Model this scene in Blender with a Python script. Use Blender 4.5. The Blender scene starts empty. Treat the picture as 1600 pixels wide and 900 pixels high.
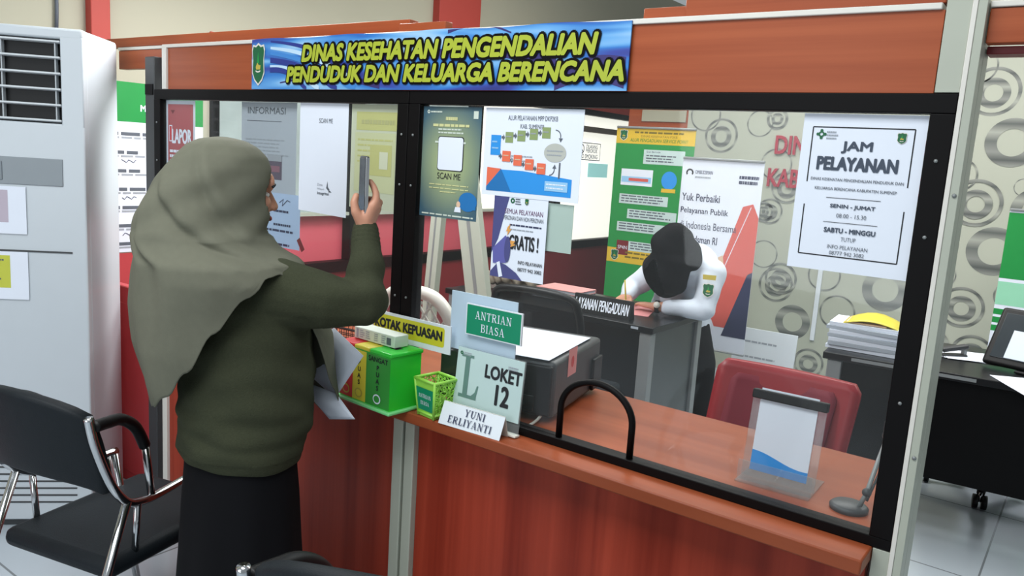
import bpy, bmesh, math, random
from mathutils import Vector, Matrix, Euler
random.seed(7)
PI = math.pi
SC = bpy.context.scene
COL = SC.collection

# ------------------------------------------------------------------ camera
F, D, H = 1250.0, 1.65, 1.52
YAW, PITCH, ROLL = math.radians(36.2), math.radians(9.35), math.radians(-3.7)
cy_, sy_ = math.cos(YAW), math.sin(YAW)
_f = Vector((-sy_*math.cos(PITCH), cy_*math.cos(PITCH), -math.sin(PITCH)))
_r0 = Vector((cy_, sy_, 0))
_d0 = _f.cross(_r0)
_r = math.cos(ROLL)*_r0 + math.sin(ROLL)*_d0
_d = -math.sin(ROLL)*_r0 + math.cos(ROLL)*_d0
CAMPOS = Vector((0, -D, H))
cam = bpy.data.cameras.new('camera')
cam.sensor_width = 36.0
cam.lens = F/1600*36
cam.clip_start = 0.05
camo = bpy.data.objects.new('camera', cam)
COL.objects.link(camo)
camo.matrix_world = Matrix(((_r.x, -_d.x, -_f.x, CAMPOS.x), (_r.y, -_d.y, -_f.y, CAMPOS.y),
                            (_r.z, -_d.z, -_f.z, CAMPOS.z), (0, 0, 0, 1)))
SC.camera = camo

# surveying helpers: where a sight line of the photograph meets a plane of the room
def _ray(u, v): return _r*((u-800)/F) + _d*((v-450)/F) + _f
def PY(u, v, Y=0.0):
    r = _ray(u, v); return CAMPOS + r*((Y+D)/r.y)
def PZ(u, v, Z=0.0):
    r = _ray(u, v); return CAMPOS + r*((Z-H)/r.z)
def PX(u, v, X=0.0):
    r = _ray(u, v); return CAMPOS + r*(X/r.x)

# ------------------------------------------------------------------ light and exposure
def lin(c):
    c = c/255.0
    return c/12.92 if c <= 0.04045 else ((c+0.055)/1.055)**2.4
def rgb(r, g, b): return (lin(r), lin(g), lin(b), 1.0)

w = bpy.data.worlds.new('room_air'); SC.world = w; w.use_nodes = True
w.node_tree.nodes['Background'].inputs[0].default_value = (0.86, 0.95, 1.0, 1)
w.node_tree.nodes['Background'].inputs[1].default_value = 0.32
def area(name, loc, size, power, col=(1, 1, 1), rot=(0, 0, 0)):
    l = bpy.data.lights.new(name, 'AREA'); l.shape = 'RECTANGLE'; l.size, l.size_y = size
    l.energy = power; l.color = col
    o = bpy.data.objects.new(name, l); COL.objects.link(o); o.location = loc; o.rotation_euler = rot
    return o
area('ceiling_lamp_front', (-1.2, -1.5, 3.1), (2.4, 1.2), 62, (0.95, 0.99, 1.0))
area('ceiling_lamp_back', (-1.6, 2.4, 3.1), (2.4, 1.6), 78, (1.0, 1.0, 0.96))
area('fill_light_left', (-2.7, .6, 2.45), (.6, .6), 40, (1.0, 1.0, 1.0))  # added fill lamp, brightens the air conditioner side and red partition
area('ceiling_lamp_right', (.5, 3.0, 3.1), (1.2, 1.2), 34, (1.0, 1.0, 0.98))
area('daylight_door', (-1.7, -3.6, 1.7), (2.2, 1.9), 30, (0.9, 0.96, 1.0), (math.radians(80), 0, math.radians(25)))
SC.view_settings.view_transform = 'Standard'
SC.view_settings.look = 'None'
SC.view_settings.gamma = 1.0
SC.view_settings.use_curve_mapping = False
SC.view_settings.exposure = 0.15

# ------------------------------------------------------------------ materials
MATS = {}
def mat(name, col, rough=0.5, metal=0.0, var=0.05, scale=12.0, bump=0.0, bscale=200.0, spec=0.5, emit=0.0, alpha=1.0):
    if name in MATS: return MATS[name]
    m = bpy.data.materials.new(name); m.use_nodes = True
    nt = m.node_tree; b = nt.nodes['Principled BSDF']
    b.inputs['Roughness'].default_value = rough; b.inputs['Metallic'].default_value = metal
    b.inputs['Specular IOR Level'].default_value = spec
    tc = nt.nodes.new('ShaderNodeTexCoord')
    n = nt.nodes.new('ShaderNodeTexNoise'); n.inputs['Scale'].default_value = scale; n.inputs['Detail'].default_value = 3
    nt.links.new(tc.outputs['Object'], n.inputs['Vector'])
    mx = nt.nodes.new('ShaderNodeMix'); mx.data_type = 'RGBA'
    c = rgb(*col)
    mx.inputs['A'].default_value = tuple(max(0, x*(1-var)) for x in c[:3])+(1,)
    mx.inputs['B'].default_value = tuple(min(1, x*(1+var)) for x in c[:3])+(1,)
    nt.links.new(n.outputs['Fac'], mx.inputs['Factor'])
    nt.links.new(mx.outputs['Result'], b.inputs['Base Color'])
    if emit:
        nt.links.new(mx.outputs['Result'], b.inputs['Emission Color']); b.inputs['Emission Strength'].default_value = emit
    if alpha < 1: b.inputs['Alpha'].default_value = alpha
    if bump:
        n2 = nt.nodes.new('ShaderNodeTexNoise'); n2.inputs['Scale'].default_value = bscale
        nt.links.new(tc.outputs['Object'], n2.inputs['Vector'])
        bp = nt.nodes.new('ShaderNodeBump'); bp.inputs['Strength'].default_value = bump; bp.inputs['Distance'].default_value = 0.002
        nt.links.new(n2.outputs['Fac'], bp.inputs['Height']); nt.links.new(bp.outputs['Normal'], b.inputs['Normal'])
    MATS[name] = m
    return m

def wood(name, c1, c2, stretch, rough=0.32):
    m = bpy.data.materials.new(name); m.use_nodes = True; nt = m.node_tree; b = nt.nodes['Principled BSDF']
    b.inputs['Roughness'].default_value = rough; b.inputs['Specular IOR Level'].default_value = 0.3
    tc = nt.nodes.new('ShaderNodeTexCoord'); mp = nt.nodes.new('ShaderNodeMapping'); mp.inputs['Scale'].default_value = stretch
    nt.links.new(tc.outputs['Object'], mp.inputs['Vector'])
    n = nt.nodes.new('ShaderNodeTexNoise'); n.inputs['Scale'].default_value = 1; n.inputs['Detail'].default_value = 5; n.inputs['Roughness'].default_value = 0.6
    nt.links.new(mp.outputs['Vector'], n.inputs['Vector'])
    cr = nt.nodes.new('ShaderNodeValToRGB')
    cr.color_ramp.elements[0].position = 0.3; cr.color_ramp.elements[0].color = rgb(*c1)
    cr.color_ramp.elements[1].position = 0.7; cr.color_ramp.elements[1].color = rgb(*c2)
    nt.links.new(n.outputs['Fac'], cr.inputs['Fac']); nt.links.new(cr.outputs['Color'], b.inputs['Base Color'])
    MATS[name] = m
    return m

WOODH = wood('wood_laminate_across', (146, 66, 34), (170, 86, 50), (0.7, 6, 28), 0.38)
WOODT = wood('wood_laminate_top', (136, 64, 36), (160, 82, 50), (0.7, 14, 6), 0.34)
WOODV = wood('wood_laminate_upright', (120, 32, 16), (176, 68, 46), (11, 11, 0.22), 0.42)
CREAM = mat('cream_aluminium', (176, 180, 166), 0.4, 0.0, 0.05, 8)
TRIMW = mat('white_trim', (222, 218, 210), 0.4)
BLACKM = mat('black_aluminium', (9, 7, 8), 0.5, 0.0, 0.1, 12, 0, 200, 0.14)
BLACKP = mat('black_plastic', (14, 14, 16), 0.45, 0.0, 0.1, 12, 0, 200, 0.3)
BLACKL = mat('black_leatherette', (19, 25, 30), 0.55, 0, 0.15, 40, 0.3, 300, 0.25)
DARKG = mat('dark_grey', (58, 60, 62), 0.45)
GREYM = mat('grey_metal', (138, 142, 142), 0.4, 0.2)
CHROME = mat('chrome', (205, 206, 208), 0.16, 1.0, 0.03)
WHITEP = mat('white_plastic', (226, 232, 238), 0.35, 0, 0.02)
ACW = mat('conditioner_white', (198, 205, 211), 0.32, 0, 0.02)
WHITEP2 = mat('warm_white_plastic', (222, 220, 210), 0.4, 0, 0.03)
PAPER = mat('paper', (230, 236, 248), 0.75, 0, 0.02)
PAPER2 = mat('greyed_paper', (176, 184, 194), 0.75, 0, 0.04)
PAPERB = mat('bluish_paper', (176, 198, 228), 0.75, 0, 0.04)
PAPERY = mat('yellowed_paper', (212, 215, 188), 0.75, 0, 0.03)
INK = mat('black_ink', (30, 31, 36), 0.7)
INKG = mat('grey_ink', (92, 98, 108), 0.7)
INKL = mat('light_grey_ink', (160, 166, 174), 0.7)
INKN = mat('navy_ink', (46, 52, 84), 0.7)
INKP = mat('plum_ink', (112, 78, 110), 0.7)
REDW = mat('red_wall_paint', (186, 64, 68), 0.5, 0, 0.06, 3)
MAROON = mat('maroon_wall', (120, 30, 36), 0.45, 0, 0.1, 3)
PINKF = mat('red_window_film', (206, 92, 104), 0.3, 0, 0.05, 3)
CREAMW = mat('cream_wall_paint', (172, 169, 150), 0.7, 0, 0.03, 2)
BRICKC = mat('red_column_paint', (172, 62, 52), 0.6, 0, 0.06, 4)
GREENS = mat('sign_green', (12, 136, 98), 0.45)
GREENB = mat('banner_green', (22, 142, 64), 0.5)
GREEND = mat('deep_green', (16, 96, 58), 0.5)
GREENX = mat('box_green', (44, 206, 56), 0.3, 0, 0.05)
GREENL = mat('box_base_green', (128, 222, 142), 0.3)
LIME = mat('lime_plastic', (158, 220, 84), 0.35)
YELLOW = mat('sign_yellow', (206, 200, 44), 0.5)
YELLOWB = mat('banner_yellow', (222, 184, 48), 0.5)
YELLOWL = mat('label_yellow', (222, 206, 60), 0.4)
YELLOWP = mat('pale_yellow_print', (206, 204, 132), 0.7)
YELLOWQ = mat('faint_yellow_print', (214, 216, 170), 0.7)
REDL = mat('label_red', (206, 40, 44), 0.4)
GOLD = mat('crest_gold', (190, 170, 70), 0.5)
LETTERY = mat('banner_letter_yellow', (168, 180, 48), 0.5)
LETTERR = mat('crimson_letters', (168, 30, 56), 0.35)
BLUE = mat('print_blue', (38, 146, 226), 0.6)
BLUED = mat('print_dark_blue', (24, 112, 178), 0.6)
BLUEL = mat('print_light_blue', (150, 200, 236), 0.6)
OLIVE = mat('print_olive', (140, 158, 104), 0.6)
ORANGE = mat('print_orange', (232, 110, 78), 0.6)
ORANGE2 = mat('print_amber', (226, 160, 80), 0.6)
OVAL = mat('print_grey', (186, 188, 180), 0.6)
PURPLE = mat('print_violet', (96, 96, 168), 0.6)
PURPLED = mat('print_dark_violet', (74, 76, 130), 0.6)
PINKT = mat('pink_tag', (226, 150, 150), 0.6)
PEACH = mat('print_peach', (226, 190, 160), 0.6)
CORAL = mat('print_coral', (214, 92, 80), 0.6)
SKIN = mat('skin', (196, 140, 114), 0.5, 0, 0.06, 30)
HIJAB = mat('olive_grey_cloth', (106, 106, 92), 0.85, 0, 0.07, 60, 0.25, 900, 0.2)
KNIT = mat('dark_olive_knit', (62, 65, 49), 0.95, 0, 0.22, 220, 0.9, 420, 0.15)
SKIRT = mat('black_skirt_cloth', (9, 9, 13), 0.9, 0, 0.1, 30, 0, 200, 0.2)
BLACKC = mat('black_veil_cloth', (9, 9, 13), 0.9, 0, 0.15, 30, 0, 200, 0.15)
SHIRT = mat('white_shirt_cloth', (212, 220, 232), 0.8, 0, 0.03, 20)
REDC = mat('red_chair_plastic', (150, 9, 26), 0.42, 0, 0.06)
REDCD = mat('red_chair_fabric', (124, 16, 40), 0.7, 0, 0.1)
WPAPER = mat('wallpaper_ground', (180, 183, 168), 0.6, 0, 0.04, 2)
BAGC = mat('clear_bag', (150, 140, 124), 0.2, 0, 0.3, 60, 0, 0, 0.6)
EYEW = mat('eye_white', (225, 222, 218), 0.3)
SCREEN = mat('dim_screen', (52, 58, 62), 0.12, 0, 0.1)
SCREENL = mat('pale_screen', (196, 206, 220), 0.2, 0, 0.03, 5, 0, 0, 0.5, 0.25)

def banner_mat():
    m = bpy.data.materials.new('banner_blue_print'); m.use_nodes = True; nt = m.node_tree; b = nt.nodes['Principled BSDF']
    b.inputs['Roughness'].default_value = 0.4
    tc = nt.nodes.new('ShaderNodeTexCoord'); mp = nt.nodes.new('ShaderNodeMapping')
    mp.inputs['Rotation'].default_value = (0, math.radians(-24), 0); mp.inputs['Scale'].default_value = (1.6, 1, 11)
    nt.links.new(tc.outputs['Object'], mp.inputs['Vector'])
    n = nt.nodes.new('ShaderNodeTexNoise'); n.inputs['Scale'].default_value = 1.3; n.inputs['Detail'].default_value = 2; n.inputs['Distortion'].default_value = 0.4
    nt.links.new(mp.outputs['Vector'], n.inputs['Vector'])
    cr = nt.nodes.new('ShaderNodeValToRGB'); e = cr.color_ramp.elements
    e[0].position = 0.32; e[0].color = rgb(44, 44, 110); e[1].position = 0.66; e[1].color = rgb(176, 212, 240)
    for p, c in ((0.42, (52, 70, 160)), (0.49, (48, 122, 200)), (0.56, (104, 168, 224))):
        k = e.new(p); k.color = rgb(*c)
    nt.links.new(n.outputs['Fac'], cr.inputs['Fac']); nt.links.new(cr.outputs['Color'], b.inputs['Base Color'])
    return m
BANNERM = banner_mat()

def teal_mat():
    m = bpy.data.materials.new('teal_poster_print'); m.use_nodes = True; nt = m.node_tree; b = nt.nodes['Principled BSDF']
    b.inputs['Roughness'].default_value = 0.4
    tc = nt.nodes.new('ShaderNodeTexCoord'); mp = nt.nodes.new('ShaderNodeMapping')
    mp.inputs['Location'].default_value = (0, 0, -0.9); mp.inputs['Scale'].default_value = (7, 0, 6)
    nt.links.new(tc.outputs['Object'], mp.inputs['Vector'])
    g = nt.nodes.new('ShaderNodeTexGradient'); g.gradient_type = 'SPHERICAL'
    nt.links.new(mp.outputs['Vector'], g.inputs['Vector'])
    cr = nt.nodes.new('ShaderNodeValToRGB'); e = cr.color_ramp.elements
    e[0].position = 0.0; e[0].color = rgb(64, 96, 112); e[1].position = 0.9; e[1].color = rgb(176, 188, 134)
    nt.links.new(g.outputs['Fac'], cr.inputs['Fac']); nt.links.new(cr.outputs['Color'], b.inputs['Base Color'])
    return m
TEAL = teal_mat()

def glass_mat(name, tint, gloss=1.0, haze=0.02):
    m = bpy.data.materials.new(name); m.use_nodes = True; nt = m.node_tree
    for n in list(nt.nodes):
        if n.type != 'OUTPUT_MATERIAL': nt.nodes.remove(n)
    out = [n for n in nt.nodes if n.type == 'OUTPUT_MATERIAL'][0]
    t = nt.nodes.new('ShaderNodeBsdfTransparent'); t.inputs[0].default_value = tint
    g = nt.nodes.new('ShaderNodeBsdfGlossy'); g.inputs['Roughness'].default_value = 0.03
    d = nt.nodes.new('ShaderNodeBsdfDiffuse'); d.inputs[0].default_value = (0.75, 0.78, 0.78, 1)
    lw = nt.nodes.new('ShaderNodeLayerWeight'); lw.inputs['Blend'].default_value = 0.5      # facing term, same from both sides
    pw = nt.nodes.new('ShaderNodeMath'); pw.operation = 'POWER'; pw.inputs[1].default_value = 5
    fr = nt.nodes.new('ShaderNodeMath'); fr.operation = 'MULTIPLY_ADD'; fr.inputs[1].default_value = 0.5*gloss; fr.inputs[2].default_value = 0.022*gloss
    nt.links.new(lw.outputs['Facing'], pw.inputs[0]); nt.links.new(pw.outputs[0], fr.inputs[0])
    m1 = nt.nodes.new('ShaderNodeMixShader'); m2 = nt.nodes.new('ShaderNodeMixShader'); m2.inputs[0].default_value = haze
    nt.links.new(fr.outputs[0], m1.inputs[0]); nt.links.new(t.outputs[0], m1.inputs[1]); nt.links.new(g.outputs[0], m1.inputs[2])
    nt.links.new(m1.outputs[0], m2.inputs[1]); nt.links.new(d.outputs[0], m2.inputs[2]); nt.links.new(m2.outputs[0], out.inputs[0])
    return m
GLASS = glass_mat('pane_glass', (0.95, 0.96, 0.96, 1), 1.0, 0.012)
ACRYL = glass_mat('clear_acrylic', (0.9, 0.92, 0.93, 1), 1.2, 0.1)

def ring_mat():
    m = bpy.data.materials.new('wallpaper_silver_rings'); m.use_nodes = True; nt = m.node_tree; b = nt.nodes['Principled BSDF']
    b.inputs['Roughness'].default_value = 0.5
    uv = nt.nodes.new('ShaderNodeUVMap'); sp = nt.nodes.new('ShaderNodeSeparateXYZ'); nt.links.new(uv.outputs[0], sp.inputs[0])
    cr = nt.nodes.new('ShaderNodeValToRGB'); e = cr.color_ramp.elements
    e[0].position = 0.0; e[0].color = rgb(150, 152, 145); e[1].position = 1.0; e[1].color = rgb(150, 152, 145)
    for p, c in ((0.14, (84, 88, 86)), (0.3, (140, 142, 136)), (0.52, (104, 108, 104)), (0.7, (166, 168, 158)), (0.88, (92, 96, 93))):
        k = e.new(p); k.color = rgb(*c)
    nt.links.new(sp.outputs[1], cr.inputs['Fac']); nt.links.new(cr.outputs['Color'], b.inputs['Base Color'])
    return m
RINGM = ring_mat()

def tile_mat():
    m = bpy.data.materials.new('floor_tiles'); m.use_nodes = True; nt = m.node_tree; b = nt.nodes['Principled BSDF']
    b.inputs['Roughness'].default_value = 0.16
    tc = nt.nodes.new('ShaderNodeTexCoord'); br = nt.nodes.new('ShaderNodeTexBrick')
    br.offset = 0; br.inputs['Scale'].default_value = 1; br.inputs['Brick Width'].default_value = 0.8; br.inputs['Row Height'].default_value = 0.8
    br.inputs['Mortar Size'].default_value = 0.004
    br.inputs['Color1'].default_value = rgb(186, 196, 204); br.inputs['Color2'].default_value = rgb(180, 190, 198); br.inputs['Mortar'].default_value = rgb(120, 126, 130)
    mp = nt.nodes.new('ShaderNodeMapping'); q = PZ(1577, 765, 0); mp.inputs['Location'].default_value = (-q.x, -2.62, 0)
    nt.links.new(tc.outputs['Object'], mp.inputs['Vector']); nt.links.new(mp.outputs['Vector'], br.inputs['Vector']); nt.links.new(br.outputs['Color'], b.inputs['Base Color'])
    return m
TILES = tile_mat()

# ------------------------------------------------------------------ mesh builder
def xf(loc=(0, 0, 0), rot=(0, 0, 0)): return Matrix.Translation(Vector(loc)) @ Euler(rot).to_matrix().to_4x4()

_TXT = {}
def text_geo(s, bold=0.0, shear=0.0):
    key = (s, bold, shear)
    if key in _TXT: return _TXT[key]
    c = bpy.data.curves.new('tmp', 'FONT'); c.body = s; c.offset = bold; c.shear = shear; c.resolution_u = 3
    o = bpy.data.objects.new('tmp', c); COL.objects.link(o)
    dg = bpy.context.evaluated_depsgraph_get(); ev = o.evaluated_get(dg); me = ev.to_mesh()
    vs = [v.co.copy() for v in me.vertices]; fs = [tuple(p.vertices) for p in me.polygons]
    ev.to_mesh_clear(); bpy.data.objects.remove(o); bpy.data.curves.remove(c)
    _TXT[key] = (vs, fs)
    return vs, fs

SER = {
 'A': ([(.1, 0, .36, 1, .06), (.36, 1, .66, 0, .14), (.2, .34, .54, .34, .06)], [(-.02, .22, 0), (.5, .82, 0)], .82),
 'N': ([(.14, 0, .14, 1, .07), (.14, 1, .68, 0, .14), (.68, 0, .68, 1, .07)], [(.0, .28, 0), (.0, .2, 1), (.54, .82, 1)], .84),
 'T': ([(.36, 0, .36, 1, .15), (.02, .96, .7, .96, .08), (.05, .76, .05, .96, .06), (.67, .76, .67, .96, .06)], [(.2, .52, 0)], .74),
 'R': ([(.16, 0, .16, 1, .15), (.16, .96, .46, .96, .08), (.46, .96, .6, .86, .1), (.6, .86, .6, .64, .13), (.6, .64, .46, .52, .1), (.46, .52, .16, .52, .08), (.4, .52, .68, 0, .15)], [(.0, .32, 0), (.0, .2, 1), (.56, .82, 0)], .82),
 'I': ([(.18, 0, .18, 1, .15)], [(.02, .34, 0), (.02, .34, 1)], .38),
 'B': ([(.16, 0, .16, 1, .15), (.16, .96, .46, .96, .08), (.46, .96, .58, .86, .1), (.58, .86, .58, .66, .12), (.58, .66, .46, .53, .1), (.46, .53, .16, .53, .07), (.46, .53, .62, .4, .1), (.62, .4, .62, .15, .13), (.62, .15, .46, .04, .1), (.46, .04, .16, .04, .08)], [(.0, .2, 0), (.0, .2, 1)], .74),
 'S': ([(.58, .72, .54, .9, .07), (.54, .9, .34, .97, .09), (.34, .97, .12, .86, .12), (.12, .86, .12, .66, .13), (.12, .66, .52, .4, .15), (.52, .4, .54, .16, .13), (.54, .16, .34, .03, .12), (.34, .03, .12, .1, .09), (.12, .1, .06, .3, .07)], [], .68),
 'Y': ([(.1, 1, .38, .46, .14), (.66, 1, .38, .46, .07), (.38, 0, .38, .46, .15)], [(-.02, .26, 1), (.54, .8, 1), (.22, .54, 0)], .78),
 'U': ([(.16, .3, .16, 1, .15), (.16, .3, .28, .06, .13), (.28, .06, .5, .06, .1), (.5, .06, .64, .28, .08), (.64, .28, .64, 1, .07)], [(0, .32, 1), (.5, .78, 1)], .82),
 'E': ([(.16, 0, .16, 1, .15), (.16, .96, .62, .96, .08), (.16, .52, .46, .52, .07), (.16, .04, .64, .04, .08), (.6, .76, .6, .96, .06), (.64, .04, .64, .26, .06), (.46, .42, .46, .62, .06)], [(0, .2, 0), (0, .2, 1)], .72),
 'L': ([(.18, 0, .18, 1, .15), (.18, .04, .6, .04, .08), (.62, .04, .62, .34, .07)], [(0, .2, 0), (0, .36, 1)], .68),
 ' ': ([], [], .4)}

class MB:
    def __init__(s): s.bm = bmesh.new(); s.mats = []; s.cnt = 0
    def lay(s, k):          # each print lies a hair above the one before
        s.cnt += 1; return -0.0005*k-0.00001*s.cnt
    def mi(s, m):
        if m not in s.mats: s.mats.append(m)
        return s.mats.index(m)
    def geo(s, vs, fs, m, M=None, smooth=False):
        k = s.mi(m); bv = [s.bm.verts.new((M @ Vector(v)) if M else Vector(v)) for v in vs]
        out = []
        for fi, f in enumerate(fs):
            try: q = s.bm.faces.new([bv[i] for i in f])
            except ValueError: continue
            q.material_index = k; q.smooth = smooth[fi] if isinstance(smooth, list) else smooth; out.append(q)
        return out
    def box(s, lo, hi, m, bev=0.0, M=None, seg=2):
        t = bmesh.new(); bmesh.ops.create_cube(t, size=1)
        lo, hi = Vector(lo), Vector(hi); c = (lo+hi)/2; d = hi-lo
        for v in t.verts: v.co = Vector((v.co.x*d.x, v.co.y*d.y, v.co.z*d.z))+c
        t.normal_update()
        if bev: bmesh.ops.bevel(t, geom=list(t.edges), offset=min(bev, min(d)*0.45), segments=seg, affect='EDGES', profile=0.5)
        t.verts.index_update(); t.normal_update()
        s.geo([v.co.copy() for v in t.verts], [[v.index for v in f.verts] for f in t.faces], m, M, [max(abs(x) for x in f.normal) < .999 for f in t.faces]); t.free()
    def quad(s, a, b, c, d, m): s.geo([a, b, c, d], [(0, 1, 2, 3)], m)
    # flat print on a sheet whose front faces -Y; k = print layer
    def rect(s, x0, z0, x1, z1, m, k=1, M=None):
        y = s.lay(k)
        s.geo([(x0, y, z0), (x1, y, z0), (x1, y, z1), (x0, y, z1)], [(0, 1, 2, 3)], m, M)
    def poly(s, pts, m, k=1, M=None):
        y = s.lay(k)
        s.geo([(x, y, z) for x, z in pts], [tuple(range(len(pts)))], m, M)
    def disc(s, x, z, rx, rz, m, k=1, n=28, M=None):
        s.poly([(x+rx*math.cos(2*PI*i/n), z+rz*math.sin(2*PI*i/n)) for i in range(n)], m, k, M)
    def ring(s, x, z, r0, r1, m, k=1, n=28, a0=0, a1=2*PI, M=None):
        y = s.lay(k); vs = []; fs = []
        for i in range(n+1):
            a = a0+(a1-a0)*i/n
            vs += [(x+r0*math.cos(a), y, z+r0*math.sin(a)), (x+r1*math.cos(a), y, z+r1*math.sin(a))]
        for i in range(n): fs.append((2*i, 2*i+1, 2*i+3, 2*i+2))
        s.geo(vs, fs, m, M)
    def line(s, x0, z0, x1, z1, wd, m, k=1, M=None):
        d = Vector((x1-x0, z1-z0)); n = Vector((-d.y, d.x)).normalized()*wd/2
        s.poly([(x0-n.x, z0-n.y), (x1-n.x, z1-n.y), (x1+n.x, z1+n.y), (x0+n.x, z0+n.y)], m, k, M)
    # lettering; (x,z) = centre / left / right of the line's base
    def text(s, t, x, z, h, m, wd=None, k=2, al='c', bold=0.0, shear=0.0, M=None, lift=0.0):
        vs, fs = text_geo(t, 0.0, shear)
        if not vs: return
        x0 = min(v.x for v in vs); x1 = max(v.x for v in vs); y0 = min(v.y for v in vs); y1 = max(v.y for v in vs)
        sz = h/(y1-y0); sx = wd/(x1-x0) if wd else sz
        W = (x1-x0)*sx; ox = x-{'c': W/2, 'l': 0, 'r': W}[al]
        n = 0 if bold <= 0 else (4 if bold < .02 else (8 if bold < .06 else 14))
        for dx, dz in [(0, 0)]+[(math.cos(2*PI*i/n+.4)*bold, math.sin(2*PI*i/n+.4)*bold) for i in range(n)]:
            y = s.lay(k)-lift
            s.geo([(ox+(v.x-x0)*sx+dx*sz, y, z+(v.y-y0)*sz+dz*sz) for v in vs], fs, m, M)
    def serif(s, t, x, z, h, m, wd=None, k=2, M=None, heavy=1.0):
        adv = sum(SER[c][2]+.1 for c in t)-.1; sx = (wd/adv) if wd else h
        ox = x-adv*sx/2
        for c in t:
            st, se, a = SER[c]
            for x0, z0, x1, z1, wt in st:
                s.line_s(ox, z, sx, h, x0, z0, x1, z1, wt*heavy, m, k, M)
            for a0, a1, yy in se:
                b0, b1 = (0, .06) if yy == 0 else (.94, 1)
                s.rect(ox+a0*sx, z+b0*h, ox+a1*sx, z+b1*h, m, k, M)
            ox += (a+.1)*sx
    def line_s(s, ox, oz, sx, sz, x0, z0, x1, z1, wt, m, k, M):
        d = Vector((x1-x0, z1-z0)).normalized(); n = Vector((-d.y, d.x))*wt/2
        P = [(x0-n.x, z0-n.y), (x1-n.x, z1-n.y), (x1+n.x, z1+n.y), (x0+n.x, z0+n.y)]
        s.poly([(ox+a*sx, oz+b*sz) for a, b in P], m, k, M)
    def bars(s, x0, x1, ztop, n, pitch, h, m, k=2, rag=0.25, M=None):
        y = s.lay(k)
        for i in range(n):
            xe = x1-(x1-x0)*rag*random.random(); z = ztop-i*pitch
            x = x0
            while x < xe-0.001:
                L = min(xe-x, (x1-x0)*(0.06+0.12*random.random()))
                s.geo([(x, y, z-h), (x+L, y, z-h), (x+L, y, z), (x, y, z)], [(0, 1, 2, 3)], m, M); x += L+(x1-x0)*0.02
    def tube(s, pts, r, m, n=10, caps=True, M=None, flat=None):
        pts = [Vector(p) for p in pts]; R = r if isinstance(r, (list, tuple)) else [r]*len(pts)
        vs = []; fs = []; up = None
        for i, p in enumerate(pts):
            t = (pts[min(i+1, len(pts)-1)]-pts[max(i-1, 0)]).normalized()
            if up is None:
                up = Vector((0, 0, 1)) if abs(t.z) < 0.9 else Vector((1, 0, 0))
            a = (up-t*up.dot(t)).normalized(); b = t.cross(a); up = a
            for j in range(n):
                q = 2*PI*j/n; ra = R[i]; rb = R[i]*(flat or 1)
                vs.append(p+a*math.cos(q)*ra+b*math.sin(q)*rb)
        for i in range(len(pts)-1):
            for j in range(n): fs.append((i*n+j, i*n+(j+1) % n, (i+1)*n+(j+1) % n, (i+1)*n+j))
        if caps: fs += [tuple(range(n))[::-1], tuple(range((len(pts)-1)*n, len(pts)*n))]
        s.geo(vs, fs, m, M, True)
    def capsule(s, a, b, ra, rb, m, n=16, M=None):
        a, b = Vector(a), Vector(b); d = (b-a).normalized(); pts = []; R = []
        for i in range(6):
            q = PI/2*(1-i/6); pts.append(a-d*ra*math.sin(q)); R.append(max(ra*math.cos(q), 1e-4))
        pts.append(a); R.append(ra); pts.append(b); R.append(rb)
        for i in range(1, 7):
            q = PI/2*i/6; pts.append(b+d*rb*math.sin(q)); R.append(max(rb*math.cos(q), 1e-4))
        s.tube(pts, R, m, n, True, M)
    def chain(s, pts, rad, m, n=16, M=None):
        for i in range(len(pts)-1): s.capsule(pts[i], pts[i+1], rad[i], rad[i+1], m, n, M)
    def blob(s, c, r, m, M=None, sub=3):
        t = bmesh.new(); bmesh.ops.create_icosphere(t, subdivisions=sub, radius=1); t.verts.index_update()
        T = Matrix.Translation(Vector(c)) @ Matrix.Diagonal((r[0], r[1], r[2], 1))
        if M: T = M @ T
        s.geo([v.co.copy() for v in t.verts], [[v.index for v in f.verts] for f in t.faces], m, T, True); t.free()
    def loft(s, rings, m, caps=True, M=None, smooth=True):
        n = len(rings[0]); vs = [v for r in rings for v in r]; fs = []
        for i in range(len(rings)-1):
            for j in range(n): fs.append((i*n+j, i*n+(j+1) % n, (i+1)*n+(j+1) % n, (i+1)*n+j))
        if caps: fs += [tuple(range(n))[::-1], tuple(range((len(rings)-1)*n, len(rings)*n))]
        s.geo(vs, fs, m, M, smooth)
    def prism(s, pts, y0, y1, m, M=None, bev=0.0, smooth=False):   # outline in xz, thickness along y
        n = len(pts); vs = [(x, y0, z) for x, z in pts]+[(x, y1, z) for x, z in pts]
        fs = [tuple(range(n)), tuple(range(2*n-1, n-1, -1))]+[(i, i+n, (i+1) % n+n, (i+1) % n) for i in range(n)]
        s.geo(vs, fs, m, M, smooth)
    def lathe(s, prof, m, n=24, M=None):
        s.loft([[(r*math.cos(2*PI*j/n), r*math.sin(2*PI*j/n), z) for j in range(n)] for r, z in prof], m, True, M)
    def build(s, name, parent=None, M=None):
        bmesh.ops.recalc_face_normals(s.bm, faces=[f for f in s.bm.faces if True]) if len(s.bm.faces) < 0 else None
        me = bpy.data.meshes.new(name); s.bm.to_mesh(me); s.bm.free()
        for m in s.mats: me.materials.append(m)
        o = bpy.data.objects.new(name, me); COL.objects.link(o)
        if parent: o.parent = parent
        if M: o.matrix_local = M
        return o

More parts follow.
